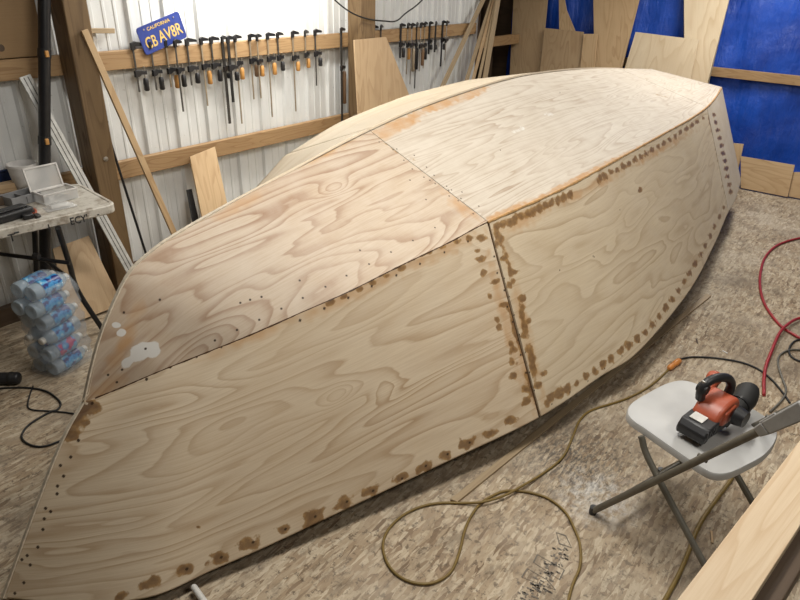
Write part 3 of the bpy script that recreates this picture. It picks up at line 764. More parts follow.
# far half: mirror across the centre plane
def mir(P):
    Q = P.copy(); Q[..., 1] = 2 * (1.775 + .012 * P[..., 0]) - P[..., 1]; return Q
def farc(P):
    Q = mir(P); Q[..., 1] += np.interp(P[..., 0], [.7, 1.0, 1.9, 2.2, 5, 6.1], [0, -.05, .0, .08, .1, .03]); Q[..., 2] += np.interp(P[..., 0], [.7, 1.2, 1.7, 2.0, 2.23, 2.74, 3.42, 4.2, 5, 6.1], [0, -.03, -.03, .01, .055, .095, .13, .13, .08, 0]); return Q
def farS(P):
    Q = P.copy(); c = 1.775 + .012 * P[..., 0]; Q[..., 1] = c + (c - P[..., 1]) * np.interp(P[..., 0], [.3, .7, 1.2, 2.2], [.1, .3, .75, 1]); return Q
lift = np.array([0, 0, .011])
for t0, t1, nu in ((0, 1, 60), (1, 2, 60), (2, 3, 12)):
    t_ = T(t0, t1, nu, 0, .001); A = pt(CK, kK, t_); 
    la = np.interp(t_, [0, .35, .8, 1.7, 2.2, 3], [0, 0, 1, 1, 0, 0])[:, None] * lift
    panel('far_bottom_panel', A + la + np.array([0, .004, 0]), farc(pt(CC, kC, t_)) + la * .5, nu, 16, TH, M['far'], boat, None)
    panel('far_side_panel', farc(pt(CC, kC, t_)) , farS(pt(CS, kS, t_)), nu, 10, TH, M['side3'], boat, None)
# stem edge strip: follows the forefoot from the floor up and over on to the keel
path = list(CT.p[::-1][:-1]) + [p for p in CK.at(np.linspace(0, CK.snear(onaxis(300, 167)), 60))]
path = np.array(path)[::1]
def striprib(path, w, h, name, mat):
    v = []; N = len(path)
    for i in range(N):
        t = path[min(i + 1, N - 1)] - path[max(i - 1, 0)]; t /= np.linalg.norm(t)
        s = np.array([0, 1, 0.]); s -= t * np.dot(s, t); s /= np.linalg.norm(s); n = np.cross(s, t)
        if n[0] > 0 and n[2] < 0 or (abs(n[2]) < .2 and n[0] > 0): n = -n
        if n[2] < -.3: n = -n
        c = path[i]; fade = 1 if i < N * .75 else max(.15, (N - i) / (N * .25))
        v += [c - s * w * .05 + n * h * fade, c + s * w + n * h * fade, c + s * w - n * .012, c - s * w * .05 - n * .012]
    f = []
    for i in range(N - 1):
        for k in range(4): f.append([4 * i + k, 4 * i + (k + 1) % 4, 4 * i + 4 + (k + 1) % 4, 4 * i + 4 + k])
    f += [[0, 1, 2, 3], [4 * N - 1, 4 * N - 2, 4 * N - 3, 4 * N - 4]]
    o = mk(name, v, f, mat, boat, [(0, 0)] * sum(len(q) for q in f))
    bm = bmesh.new(); bm.from_mesh(o.data); bmesh.ops.recalc_face_normals(bm, faces=bm.faces); bm.to_mesh(o.data); bm.free(); return o
striprib(path, .012, .004, 'stem_edge', M['edge'])['label'] = 'pale bare plywood edge running up the stem'
# butt straps behind the joints (dark epoxy shows in the gap)
def strap(C1, k1, C2, k2, t, name):
    A = pt(C1, k1, np.array([t - .03, t + .03])); B = pt(C2, k2, np.array([t - .03, t + .03]))
    n = np.cross(A[1] - A[0], B[0] - A[0]); n /= np.linalg.norm(n)
    if np.dot(n, np.array([3, 1.8, .4]) - A[0]) < 0: n = -n
    a0 = A + (B - A) * .01; b0 = B - (B - A) * .01
    q = [a0[0], a0[1], b0[1], b0[0]]
    MB().slab([p + n * .0055 for p in q], n * .012).build(name, M['epoxy'], boat)
strap(CC, kC, CS, kS, 1, 'butt_strap'); strap(CC, kC, CS, kS, 2, 'butt_strap'); strap(CK, kK, CC, kC, 1, 'butt_strap'); strap(CK, kK, CC, kC, 2, 'butt_strap')
# chine seam: rough brown-edged bead where the sheets meet
def seam(t0, t1, r, mat, n=140):
    P = pt(CC, kC, np.linspace(t0, t1, n)); return MB().tube([p + np.array([0, .001, -.001]) for p in P], [r * (.75 + .5 * random.random()) for _ in P], 6)
seam(.02, 1, .0026, None).build('chine_seam', M['epoxy'], boat, True)
M['tanedge'] = plain('orange_tan_epoxied_edge', (.46, .27, .11), .5, 0, .3, 40)
seam(1, 2.95, .0065, None).build('chine_edge', M['tanedge'], boat, True)
# transom
e = 3.0; kp = pt(CK, kK, [3.0])[0]; cp = pt(CC, kC, [3.0])[0]; sp = pt(CS, kS, [3.0])[0]
MB().slab([kp, cp, sp, mir(sp), mir(cp)], (-.012, 0, 0)).build('transom', M['side3'], boat)
# floor blocks that carry the upturned sheer
for i, (bx_, by_, hz) in enumerate(((5.85, 1.25, .26), (5.85, 2.45, .26), (3.3, 1.0, .16), (3.3, 2.65, .16))):
    pass
o = MB().box((5.9, 1.84, .13), (.09, 1.75, .26)).build('support_timber', M['grey_lumber'], bevel=.003); tag(o, 'timber on the floor under the stern of the upturned hull', 'timber')
o = MB().slab([fz(450, 501, 0), fz(457, 504, 0), fz(711, 297, 0), fz(706, 295, 0)], (0, 0, .012)).build('floor_batten', M['grey_lumber'], bevel=.002); tag(o, 'long thin dusty batten lying on the floor along the near side of the hull', 'batten')

# ------------------------------------------------------------------ clamps on the upper girt
GY = 3.555
def clamp(px, ytop, yslide, yend, hmat, hend, bmat='darksteel', ang=25, name_='bar_clamp', label='', hdx=.055, yoff=0, w=.008, jaw=.075):
    yy_ = GY - .008 - yoff
    top = fy(px, ytop, yy_); xq = top[0]
    zt = max(top[2], 1.372); zt = 1.374
    zs = fy(px, yslide, yy_)[2]; zs = min(zs, 1.235); ze = fy(px, yend, yy_)[2]; ze = min(ze, zs - .02)
    # true vertical bar at the x of its top
    r = thing(name_, label, 'clamp', (xq, yy_, zs), 'clamps hung on the upper girt')
    MB().box((xq, yy_, (zt + .01 + ze) / 2), (w * 1.5, w * .7, zt + .01 - ze)).build('bar', M[bmat], r, bevel=.001)
    ca, sa = math.cos(math.radians(ang)), math.sin(math.radians(ang))
    d = np.array([ca, sa, 0]); R = Matrix.Rotation(math.radians(ang), 3, 'Z')
    # fixed jaw: arm with a down-turned pad
    b = MB(); c0 = np.array([xq, yy_, zt + .006])
    prof = [(-.014, -.022), (-.014, .016), (.012, .024), (jaw, .010), (jaw + .004, -.004), (.014, -.002), (.012, -.022)]
    s = np.array([-sa, ca, 0])
    b.slab([c0 + d * a + np.array([0, 0, e_]) - s * .006 for a, e_ in prof], s * .012); b.build('fixed_jaw', M['blackmetal'], r, bevel=.0015)
    b = MB(); c1 = np.array([xq, yy_, zs])
    prof = [(-.014, -.020), (-.014, .014), (.010, .020), (hdx, .009), (hdx + .013, .011), (hdx + .013, -.012), (.030, -.008), (.014, -.018)]
    b.slab([c1 + d * a + np.array([0, 0, e_]) - s * .008 for a, e_ in prof], s * .016); b.build('sliding_jaw', M['blackmetal'], r, bevel=.0015)
    if hmat:
        zh = fy(px, hend, yy_)[2]; zh = min(zh, zs - .05); hx = c1 + d * hdx
        MB().tube([hx + (0, 0, .035), hx + (0, 0, -.05)], .0045, 8).build('screw', M['steel'], r, True)
        hz = zs - .03
        MB().lathe([(.009, 0), (.014, -.006), (.016, -.03), (.0145, (zh - hz) * .6), (.016, (zh - hz) + .006), (.011, zh - hz)], hx + (0, 0, -.03), n=10).build('handle', M[hmat], r, True)
    return r
CL = [
 (133, 49, 74, 93, 'black', 93, 'darksteel', 'clamp with black handle, first from the left on the girt, below the number plate'),
 (150.5, 46, 73, 91, 'black', 92, 'darksteel', 'clamp with black handle, second from the left, under the number plate lettering'),
 (166, 46, 71, 88, 'orangewood', 90, 'tansteel', 'clamp with brown handle, third from the left, just right of the number plate'),
 (175, 44, 71, 113, 'black', 89, 'darksteel', 'clamp with long bar, fourth from the left, close behind the brown handled one'),
 (187, 44, 69, 86, 'black', 85, 'darksteel', 'clamp with black handle standing alone, fifth from the left'),
 (201, 42, 67, 107, 'orangewood', 86, 'tansteel', 'clamp with long thin bar and orange handle, sixth from the left'),
 (211, 41, 66, 70, 'black', 83, 'darksteel', 'clamp with short bar and black handle, seventh from the left'),
 (222.5, 43, 69, 125, 'black', 80, 'darksteel', 'longest dark barred clamp, leftmost of the tight cluster of three'),
 (228, 42, 68, 103, 'black', 82, 'blackmetal', 'black barred clamp in the middle of the tight cluster of three'),
 (235, 40, 64, 125, 'orangewood', 81, 'tansteel', 'tan barred clamp, rightmost of the tight cluster of three'),
 (249.5, 38, 60, 100, 'brownwood', 78, 'tansteel', 'steel clamp with brown handle, left of the close pair beyond the cluster'),
 (257, 39, 62, 99, 'orangewood', 78, 'tansteel', 'steel clamp with orange handle, right of the close pair beyond the cluster'),
 (267.5, 38, 59, 118, 'orangewood', 76, 'tansteel', 'steel clamp with orange handle and long bar, alone right of the close pair'),
 (277.5, 36, 56, 60, 'black', 72, 'darksteel', 'clamp with black handle and no hanging bar, between two orange handled ones'),
 (292.5, 34, 58, 112, 'orangewood', 72, 'tansteel', 'steel clamp with long bar and light orange handle, third from the right before the post'),
 (305, 33, 53, 64, 'orangewood', 69, 'tansteel', 'steel clamp with short bar and orange handle, second from the right before the post'),
 (315, 32, 52, 86, 'black', 67, 'darksteel', 'black handled clamp with thin bar, rightmost of the row before the long clamp'),
 (341, 29, 68, 125, 'brownwood', 105, 'darksteel', 'very long clamp with brown handle beside the tall plywood sheet'),
 (374, 27, 40, 60, None, 0, 'steel', 'short clamp showing above the tall plywood sheet, left one'),
 (381, 27, 40, 60, None, 0, 'darksteel', 'short clamp showing above the tall plywood sheet, right one'),
 (401, 24, 44, 58, 'black', 58, 'blackmetal', 'black clamp, leftmost of the dense bunch right of the plywood sheet'),
 (408, 24, 45, 74, 'orangewood', 60, 'tansteel', 'tan barred clamp second in the dense bunch right of the plywood sheet'),
 (412, 25, 45, 84, 'tansteel', 72, 'steel', 'bright barred clamp third in the dense bunch right of the plywood sheet'),
 (417, 25, 45, 88, 'black', 70, 'blackmetal', 'black barred clamp hanging lowest in the dense bunch'),
 (421, 25, 46, 71, 'brownwood', 66, 'steel', 'bright barred clamp fifth in the dense bunch right of the plywood sheet'),
 (425, 25, 45, 68, 'black', 60, 'tansteel', 'tan barred clamp, rightmost of the dense bunch'),
 (430, 23, 39, 54, 'black', 50, 'blackmetal', 'black clamp between the dense bunch and the last pair'),
 (436, 23, 40, 52, 'black', 50, 'blackmetal', 'short black clamp just left of the last pair'),
 (443, 22, 38, 66, 'black', 50, 'blackmetal', 'black clamp with long bar, left of the last pair near the lumber'),
 (447, 22, 39, 60, None, 0, 'steel', 'steel barred clamp, last on the girt near the leaning lumber')]
for i, (px, yt, ys, ye, hm, he, bmn, lb) in enumerate(CL):
    clamp(px, yt, ys, ye, hm, he, bmn, [8, 20, 14, 28][i % 4], label=lb, yoff={3: .03, 8: .028, 11: .03, 22: .03, 24: .03, 21: .0, 23: .0, 25: .0, 27: .03, 29: .03}.get(i, 0), w=.012 if i in (7, 8, 17, 20, 26, 27, 28) else .007)

# ------------------------------------------------------------------ number plate above the girt
def text_mesh(body, size, ext=.0008):
    cu = bpy.data.curves.new('lettering', 'FONT'); cu.body = body; cu.size = size; cu.extrude = ext; cu.align_x = 'CENTER'; cu.align_y = 'CENTER'; cu.resolution_u = 3
    cu.offset = size * .012
    o = bpy.data.objects.new('lettering', cu); COL.objects.link(o); dg = bpy.context.evaluated_depsgraph_get()
    me = bpy.data.meshes.new_from_object(o.evaluated_get(dg)); COL.objects.unlink(o); bpy.data.objects.remove(o)
    return me
def put_text(body, size, mat, parent, M3, loc, sx=1, name='lettering'):
    me = text_mesh(body, size); me.materials.clear(); me.materials.append(mat)
    off = Vector((0, 0, 0)); p = parent
    while p is not None: off += Vector(p.location); p = p.parent
    X = Matrix.Translation(Vector([float(c) for c in loc]) - off) @ Matrix(M3).to_4x4() @ Matrix.Diagonal((sx, 1, 1, 1))
    me.transform(X); o = bpy.data.objects.new(name, me); COL.objects.link(o); o.parent = parent; return o
c00, c10, c11 = fy(135.5, 29, 3.54), fy(178, 11, 3.54), fy(186.5, 35, 3.54)
pxv = (c10 - c00); pxv[1] = 0; pxv /= np.linalg.norm(pxv); pn = np.array([0, -1, 0.]); pyv = np.cross(pn, pxv)
ctr = c00 + pxv * .1525 - pyv * .076; ctr[1] = 3.545
M['plateblue'] = plain('plate_blue', (.035, .06, .27), .4); M['plateyellow'] = plain('plate_yellow', (.72, .50, .16), .4)
pltx = thing('number_plate', 'tilted blue licence plate with yellow characters above the clamp girt', 'licence plate', ctr)
PM = Matrix(((pxv[0], pyv[0], pn[0]), (pxv[1], pyv[1], pn[1]), (pxv[2], pyv[2], pn[2])))
def rrect(w, h, r, n=5):
    out = []
    for cx, cy, a0 in ((w / 2 - r, h / 2 - r, 0), (-w / 2 + r, h / 2 - r, 90), (-w / 2 + r, -h / 2 + r, 180), (w / 2 - r, -h / 2 + r, 270)):
        for k in range(n + 1): a = math.radians(a0 + 90 * k / n); out.append((cx + r * math.cos(a), cy + r * math.sin(a)))
    return out
def lp(a, b, c=0): return ctr + pxv * a + pyv * b + pn * c
MB().slab([lp(a, b) for a, b in rrect(.305, .152, .018)], pn * .002).build('plate', M['plateblue'], pltx, bevel=.0006)
# raised rim
o_ = rrect(.299, .146, .016); i_ = rrect(.290, .137, .013)
b = MB()
for k in range(len(o_)):
    k2 = (k + 1) % len(o_); b.slab([lp(*o_[k], .002), lp(*o_[k2], .002), lp(*i_[k2], .002), lp(*i_[k], .002)], pn * .001)
b.build('rim', M['plateblue'], pltx)
put_text('CALIFORNIA', .026, M['plateyellow'], pltx, PM, lp(-.005, .050, .0026), 1.1)
put_text('CB', .088, M['plateyellow'], pltx, PM, lp(-.088, -.022, .0026), .72)
put_text('AV8R', .088, M['plateyellow'], pltx, PM, lp(.052, -.016, .0026), .80)
for a in (-.105, .105):
    MB().lathe([(.005, 0), (.005, .002), (.001, .003)], lp(a, .055, .002), PM, 10).build('screw', M['steel'], pltx)

# cable draped on the wall
P = [fy(x, y, 3.40) for x, y in ((322, -14), (337, 2), (352, 13), (368, 19), (384, 21), (396, 21), (406, 13), (417, 5), (428, -6))]
tag(MB().tube(cr(P, 6), .0055, 8).build('hanging_cable', M['rubber'], smooth=True), 'black cable hanging in a loop across the top of the middle post', 'cable')

# ------------------------------------------------------------------ folding table, left
TZ = .74
A0 = fz(113, 203, TZ)
tabc = np.array([A0[0], 0, 0]); xr = A0[0] + .005; yf = fz(60, 230, TZ)[1]
tdir = fz(90, 209, TZ) - fz(0, 229, TZ); ta = math.atan2(tdir[1], tdir[0])
TX = np.array([math.cos(ta), math.sin(ta), 0]); TY = np.array([-math.sin(ta), math.cos(ta), 0])
tc = fz(115, 204, TZ) + TX * .01; print('TABLE', tc, ta)
table = thing('folding_table', 'white plastic folding table with scribbled edge and black legs at the left', 'table', (tc[0] - .9, tc[1] + .3, 0))
def tp_(a, b, z=0): return tc + TX * a + TY * b + np.array([0, 0, z])
LN, WD_ = 1.80, max(.36, 3.38 - tc[1])
rr_ = [(a - LN / 2, b_ + WD_ / 2) for a, b_ in rrect(LN, WD_, .05, 6)]
MB().slab([tp_(a, b_, -.045) for a, b_ in rr_], (0, 0, .045)).build('tabletop', M['tabletop'], table, bevel=.006)
rimo = [(a - LN / 2, b_ + WD_ / 2) for a, b_ in rrect(LN - .012, WD_ - .012, .045, 6)]; rimi = [(a - LN / 2, b_ + WD_ / 2) for a, b_ in rrect(LN - .04, WD_ - .04, .032, 6)]
b = MB()
for k in range(len(rimo)):
    k2 = (k + 1) % len(rimo); b.slab([tp_(*rimo[k]), tp_(*rimo[k2]), tp_(*rimi[k2]), tp_(*rimi[k])], (0, 0, .003))
b.build('raised_rim', M['tabletop'], table)
TM = Matrix(((TX[0], 0, TY[0] * -1 if False else -TY[0]), (TX[1], 0, -TY[1]), (0, 1, 0)))
def etxt(s_, px, py, size, sx=1):
    c = fpl(px, py, tc, TY); put_text(s_, size, M['ink'], table, TM, c - TY * .001, sx)
etxt('ECY\'', 79, 220, .050, .85); etxt('T', 12, 238, .050); etxt('I', 49, 228, .046); etxt('-', 98, 214, .04)
MB().tube([fpl(14, 233, tc - TY * .001, TY), fpl(19, 232, tc - TY * .001, TY)], .004, 6).build('ink_mark', M['ink'], table)
# legs
def legset(px_top, px_knee, px_foot, r_=.0125):
    a = fz(*px_top, TZ - .05); k_ = fz(*px_knee, .30); f_ = fz(*px_foot, .012)
    return a, k_, f_
a = fz(64, 232, .69) + TY * .07; print('LEG', a, tc); f_ = fz(103, 330, .012); kn = fpl(77, 291, a, np.cross(f_ - a, TY + np.array([0, 0, .0])) if False else np.array([0.0, 1, 0]) if False else np.cross(np.cross(f_ - a, (0, 0, 1)), (0, 0, 1)) * 0 + TY)
kn = fz(78, 291, .27)
MB().tube(cr([a, a * .45 + kn * .55 + np.array([0, 0, 0.0]), kn, f_], 6), .0135, 12).build('leg', M['blackmetal'], table, True)
for (p1, p2) in (((38, 228), (42, 300)),):
    a2 = a + TY * .30; f2 = f_ + TY * .22 + TX * -.25
    MB().tube([a2, f2], .0135, 12).build('leg', M['blackmetal'], table, True)
aL = tp_(-1.6, .07, -.05); MB().tube([aL, (aL[0] - .02, aL[1], .012)], .0135, 12).build('leg', M['blackmetal'], table, True)
aR = tp_(-1.6, .36, -.05); MB().tube([aR, (aR[0] - .02, aR[1], .012)], .0135, 12).build('leg', M['blackmetal'], table, True)
q0 = fz(70, 263, .50); q1 = fz(-30, 250, .52); MB().tube([q0, q1], .010, 10).build('crossbar', M['blackmetal'], table, True)
q2 = fz(34, 256, .53); MB().tube([q2, q2 + (q1 - q0) * -.05], .016, 10).build('latch', M['black'], table, True)
q0 = fz(66, 276, .40); MB().tube([q0, q0 + TY * .26], .010, 10).build('crossbar', M['blackmetal'], table, True)
# things on the table
c = fz(27, 188, TZ); c[2] = TZ + .001
o = thing('plastic_tub', 'round white plastic tub at the back of the table', 'tub', c)
MB().lathe([(.001, .0), (.052, 0), (.054, .003), (.067, .115), (.071, .117), (.071, .130), (.066, .130), (.064, .117), (.050, .006), (.001, .006)], c, n=28).build('bucket', M['tub'], o, True)
MB().lathe([(.001, .09), (.062, .092), (.062, .088), (.001, .086)], c, n=20).build('contents', M['grey'], o, True)
# clear organiser with lid open
c = fz(60, 201, TZ); Rz = ta + math.radians(8)
o = thing('clear_container', 'clear plastic parts box with its lid standing open on the table', 'container', c)
def openbox(name, cc, L_, W_, H_, th, mat, par, rz):
    R3 = np.array(Matrix.Rotation(rz, 3, 'Z')); b = MB()
    def bx(x, y, z, dx, dy, dz): b.box(np.array(cc) + R3 @ np.array([x, y, z]), (dx, dy, dz), rz)
    bx(0, 0, th / 2, L_, W_, th); bx(0, -W_ / 2 + th / 2, H_ / 2, L_, th, H_); bx(0, W_ / 2 - th / 2, H_ / 2, L_, th, H_)
    bx(-L_ / 2 + th / 2, 0, H_ / 2, th, W_ - 2 * th, H_); bx(L_ / 2 - th / 2, 0, H_ / 2, th, W_ - 2 * th, H_)
    return b.build(name, mat, par, bevel=.0015)
R3 = np.array(Matrix.Rotation(Rz, 3, 'Z')); cc = c + R3 @ np.array([0, .03, .002])
openbox('tray', cc, .17, .11, .05, .003, M['clear'], o, Rz)
lidc = cc + R3 @ np.array([-.01, .065, .10]); MB().box(lidc, (.17, .006, .12), M=Matrix.Rotation(Rz, 3, 'Z') @ Matrix.Rotation(math.radians(-14), 3, 'X')).build('lid', M['clear'], o, bevel=.003)
lr = MB()
for dx, dz, sx_, sz_ in ((0, .056, .17, .008), (0, -.056, .17, .008), (-.081, 0, .008, .12), (.081, 0, .008, .12)):
    MX = Matrix.Rotation(Rz, 3, 'Z') @ Matrix.Rotation(math.radians(-14), 3, 'X'); lr.box(lidc + np.array(MX) @ np.array([dx, -.004, dz]), (sx_, .006, sz_), M=MX)
lr.build('lid_rim', M['tub'], o, bevel=.001)
lr = MB()
for dx, dy, sx_, sy_ in ((0, .053, .176, .008), (0, -.053, .176, .008), (-.084, 0, .008, .11), (.084, 0, .008, .11)): lr.box(cc + R3 @ np.array([dx, dy, .050]), (sx_, sy_, .006), Rz)
lr.build('tray_rim', M['tub'], o, bevel=.001)
for k in range(7):
    q = cc + R3 @ np.array([random.uniform(-.06, .06), random.uniform(-.03, .03), .012]); MB().box(q, (.03, .012, .012), random.random() * 3).build('loose_part', M[random.choice(['black', 'steel', 'orangewood'])], o, bevel=.002)
# clear zip bag with metal pieces
c = fz(64, 210, TZ) + TY * .045; o = thing('parts_bag', 'crumpled clear bag with silvery contents near the front table edge', 'bag', c)
g_ = []; b = MB(); n_ = 8
for i in range(n_ + 1):
    for j in range(n_ + 1):
        u_, w_ = i / n_ - .5, j / n_ - .5; h_ = .026 * max(0, 1 - (2 * u_) ** 2) * max(0, 1 - (2 * w_) ** 2) + .004 * random.random() + .003
        g_.append(c + TX * u_ * .14 + TY * w_ * .08 + np.array([0, 0, h_]))
gb = [q - np.array([0, 0, q[2] - TZ - .001]) for q in g_]; fcs = []
for i in range(n_):
    for j in range(n_): a_ = i * (n_ + 1) + j; fcs.append([a_, a_ + n_ + 1, a_ + n_ + 2, a_ + 1]); fcs.append([len(g_) + a_, len(g_) + a_ + 1, len(g_) + a_ + n_ + 2, len(g_) + a_ + n_ + 1])
mk('bag', g_ + gb, fcs, M['clear'], o, None, True)
MB().box(c + np.array([0, 0, .011]), (.09, .035, .012), ta).build('contents', M['pvc'], o, bevel=.004)
# grey trays / cartons
c = fz(25, 204, TZ); o = thing('grey_parts_tray', 'grey open tray behind the black case on the table', 'tray', c); openbox('tray', c + TY * .04 + np.array([0, 0, .001]), .15, .10, .045, .003, M['grey'], o, ta + .25)
MB().box(c + TY * .04 + np.array([0, 0, .02]), (.003, .11, .03), ta + .25).build('divider', M['grey'], o)
c = fz(-14, 208, TZ); o = MB().box(c + TY * .05 + np.array([0, 0, .021]), (.18, .12, .04), ta - .12).build('flat_carton', M['dark_lumber'], bevel=.003); tag(o, 'flat brown carton at the left on the table', 'carton')
c = fz(3, 192, TZ); o = MB().box(c + np.array([0, 0, .022]), (.18, .06, .042), ta + .1).build('tool_tray', M['plytan'], bevel=.003); tag(o, 'tan box lid behind the flat carton on the table', 'box')
c = fz(-12, 186, TZ); o = thing('toolbox', 'dark blue toolbox at the back left of the table', 'toolbox', c)
cb = c + TY * .0
MB().box(cb + np.array([0, 0, .035]), (.26, .10, .07), ta).build('body', M['blue'], o, bevel=.006); MB().box(cb + np.array([0, 0, .076]), (.27, .11, .012), ta).build('lid', M['blue'], o, bevel=.004)
c = fz(14, 199, TZ); o = MB().lathe([(.012, 0), (.013, .004), (.013, .03), (.006, .036), (.001, .037)], c + np.array([0, 0, .001]), n=14).build('yellow_cap', M['yellow'], smooth=True); tag(o, 'small yellow cap beside the blue toolbox', 'cap')
# black case, foreground of table
c = fz(17, 221, TZ); o = thing('black_case', 'glossy black tool case at the front of the table', 'case', c)
cb = c + TY * .05
MB().box(cb + np.array([0, 0, .022]), (.17, .085, .042), ta + .22).build('body', M['black'], o, bevel=.012, bseg=3)
MB().box(cb + np.array([0, 0, .047]), (.13, .05, .008), ta + .22).build('grip', M['blackmetal'], o, bevel=.003)
# pliers with red grips
c = fz(36, 216, TZ) + np.array([0, 0, .009]); o = thing('pliers', 'red handled pliers beside the black case on the table', 'pliers', c)
for s_ in (-1, 1):
    MB().tube(cr([c, c + TX * .012 * s_ + TY * -.03 * -1, c + TX * .02 * s_ + TY * .06, c + TX * .014 * s_ + TY * .10], 5), .006, 8).build('grip', M['red'], o, True)
MB().box(c - TY * .02, (.022, .045, .010), ta).build('jaws', M['darksteel'], o, bevel=.003)
MB().box(fz(30, 220, TZ) + TY * .02 + np.array([0, 0, .013]), (.045, .03, .024), ta).build('rubber_block', M['black'], bevel=.006); tag(bpy.data.objects['rubber_block'], 'small black block at the front table edge', 'block')

# ------------------------------------------------------------------ bottle pack
bp = fz(50, 374, 0); bq = fz(84, 352, 0)
ax = bq - bp; ax[2] = 0; ax /= np.linalg.norm(ax); sd = np.array([-ax[1], ax[0], 0])
if sd[1] < 0: sd = -sd
pk = thing('bottle_pack', 'shrink wrapped stack of water bottles with blue labels on the floor', 'bottles', bp + ax * .1 + sd * .1)
Rr = .0415; BL = .215
base0 = fz(22, 362, 0)
for row in range(6):
    jx = [0, -.012, -.02, .0, -.03, -.01][row]
    for k in range(2):
        cc = bp + sd * ((.0 + k) * 2 * Rr + .012 - (.045)) + ax * (jx - .01) + np.array([0, 0, Rr * 1.02 + row * Rr * 1.98])
        Mx = np.stack([sd, np.cross(ax, sd), ax], 1)
        if row in (2, 9): Mx = np.stack([sd, np.cross(-ax, sd), -ax], 1); cc = cc + ax * BL
        Q_ = 1.24; pr = [(a_ * Q_, b__ * Q_ * .86) for a_, b__ in [(.001, .006), (.012, .004), (.020, 0), (.029, .003), (.032, .012), (.0325, .04), (.0305, .044), (.0325, .048), (.0325, .140), (.031, .148), (.024, .170), (.014, .184), (.0125, .190)]]
        bo = MB().lathe(pr, cc, Mx, 16).build('bottle', M['bottle'], pk, True)
        MB().lathe([(.0408, .050), (.0412, .052), (.0412, .150), (.0408, .152)], cc, Mx, 16).build('label', M['labelpink' if row == 1 else 'label'], bo, True)
        MB().lathe([(.017, .194), (.0178, .196), (.0178, .212), (.016, .214), (.001, .2145)], cc, Mx, 12).build('cap', M['pvc'], bo, True)
# film: bulging wrap around the stack
pts = []; nr, nz_ = 28, 22; Htot = 6 * Rr * 1.98 + .012; cw = bp + ax * (BL / 2 - .01) + sd * (Rr - .033)
for j in range(nz_ + 1):
    z = .003 + Htot * j / nz_; s_ = 1 + .05 * math.sin(j * 1.9) ; top = 1 if j < nz_ - 2 else [.85, .55, .25][j - nz_ + 2]
    for i in range(nr):
        a_ = 2 * PI * i / nr; e_ = 5
        cx_ = abs(math.cos(a_)) ** (2 / e_) * math.copysign(1, math.cos(a_)); sy_ = abs(math.sin(a_)) ** (2 / e_) * math.copysign(1, math.sin(a_))
        sc_ = s_ * top * (1 + .03 * math.sin(3 * a_ + j))
        pts.append(cw + ax * cx_ * (BL / 2 + .014) * sc_ + sd * sy_ * (2 * Rr + .012) * sc_ + np.array([0, 0, z]))
fc = [[j * nr + i, j * nr + (i + 1) % nr, (j + 1) * nr + (i + 1) % nr, (j + 1) * nr + i] for j in range(nz_) for i in range(nr)] + [[nz_ * nr + i for i in range(nr)]]
mk('shrink_film', pts, fc, M['film'], pk, None, True)

# ------------------------------------------------------------------ small power tool and cables at left
q0, q1 = fz(-30, 379, .03), fz(20, 378, .03)
o = thing('black_lamp_handle', 'black cylindrical tool handle lying on the floor at the left edge', 'tool', (q1[0], q1[1], 0))
d_ = (q1 - q0) / np.linalg.norm(q1 - q0)
MB().tube([q0, q1 - d_ * .01, q1 - d_ * .003, q1], [.029, .029, .025, .018], 18).build('body', M['black'], o, True)
MB().tube([q1 - d_ * .05, q1 - d_ * .045, q1 - d_ * .035, q1 - d_ * .03], [.0295, .0315, .0315, .0295], 18).build('ring', M['rubber'], o, True)
def cord(name, pix, r, mat, label, z=None, k=8, cat='cord', zs=None):
    P = [fz(x, y, (r + .001) if zs is None else zs[min(i, len(zs) - 1)]) for i, (x, y) in enumerate(pix)]
    return tag(MB().tube(cr(P, k), r, 8).build(name, M[mat], smooth=True), label, cat)
z4 = .0045
cord('power_cable', [(-25, 391), (5, 388), (30, 388), (48, 392), (60, 402), (58, 409), (48, 413), (30, 424), (22, 434), (24, 441), (34, 446), (46, 446), (60, 441)], .0045, 'rubber', 'black cable looping on the floor at the left beside the bow')
cord('power_cable', [(33, 386), (29, 398), (28, 407), (34, 410), (48, 411), (70, 413), (90, 418)], .0035, 'rubber', 'thin black cable branch crossing under the hull at the left')
# the yellow-olive extension cord
cord('extension_cord', [(560, 640), (571, 590), (580, 566), (580, 545), (575, 530), (566, 513), (551, 500), (536, 494), (520, 491), (505, 491), (492, 496), (480, 504), (470, 518), (464, 533), (460, 550), (452, 570), (440, 580), (425, 584), (408, 581), (394, 572), (386, 560), (383, 545), (388, 530), (402, 516), (420, 507), (440, 503), (462, 503), (482, 502), (503, 496), (522, 486), (542, 474), (558, 462), (566, 452), (573, 436), (580, 420), (592, 410), (620, 401), (640, 392), (655, 382), (668, 370)],   .005, 'yellowcord', 'olive yellow extension cord looping on the floor in front of the hull',
     zs=[.007] * 27 + [.019] * 3 + [.007] * 8)
q0, q1 = fz(668, 369, .016), fz(680, 360, .016)
o = thing('cord_connector', 'orange plug joining two cords beside the chair', 'plug', (q0[0], q0[1], 0)); d_ = (q1 - q0)
MB().tube([q0 + d_ * .05, q0 + d_ * .15, q0 + d_ * .45, q0 + d_ * .5, q0 + d_ * .55, q0 + d_ * .9, q0 + d_ * 1.0], [.009, .015, .015, .012, .016, .016, .009], 12).build('plug', M['orange'], o, True)
cord('power_cable', [(680, 359), (693, 357), (715, 358), (740, 362), (758, 369), (772, 380), (783, 393), (790, 403)], .005, 'rubber', 'black tool cable running from the orange plug to behind the chair')
cord('power_cable', [(810, 338), (795, 341), (789, 350), (793, 358), (806, 362), (818, 358)], .0055, 'rubber', 'black cable loop at the right frame edge beside the red hose')
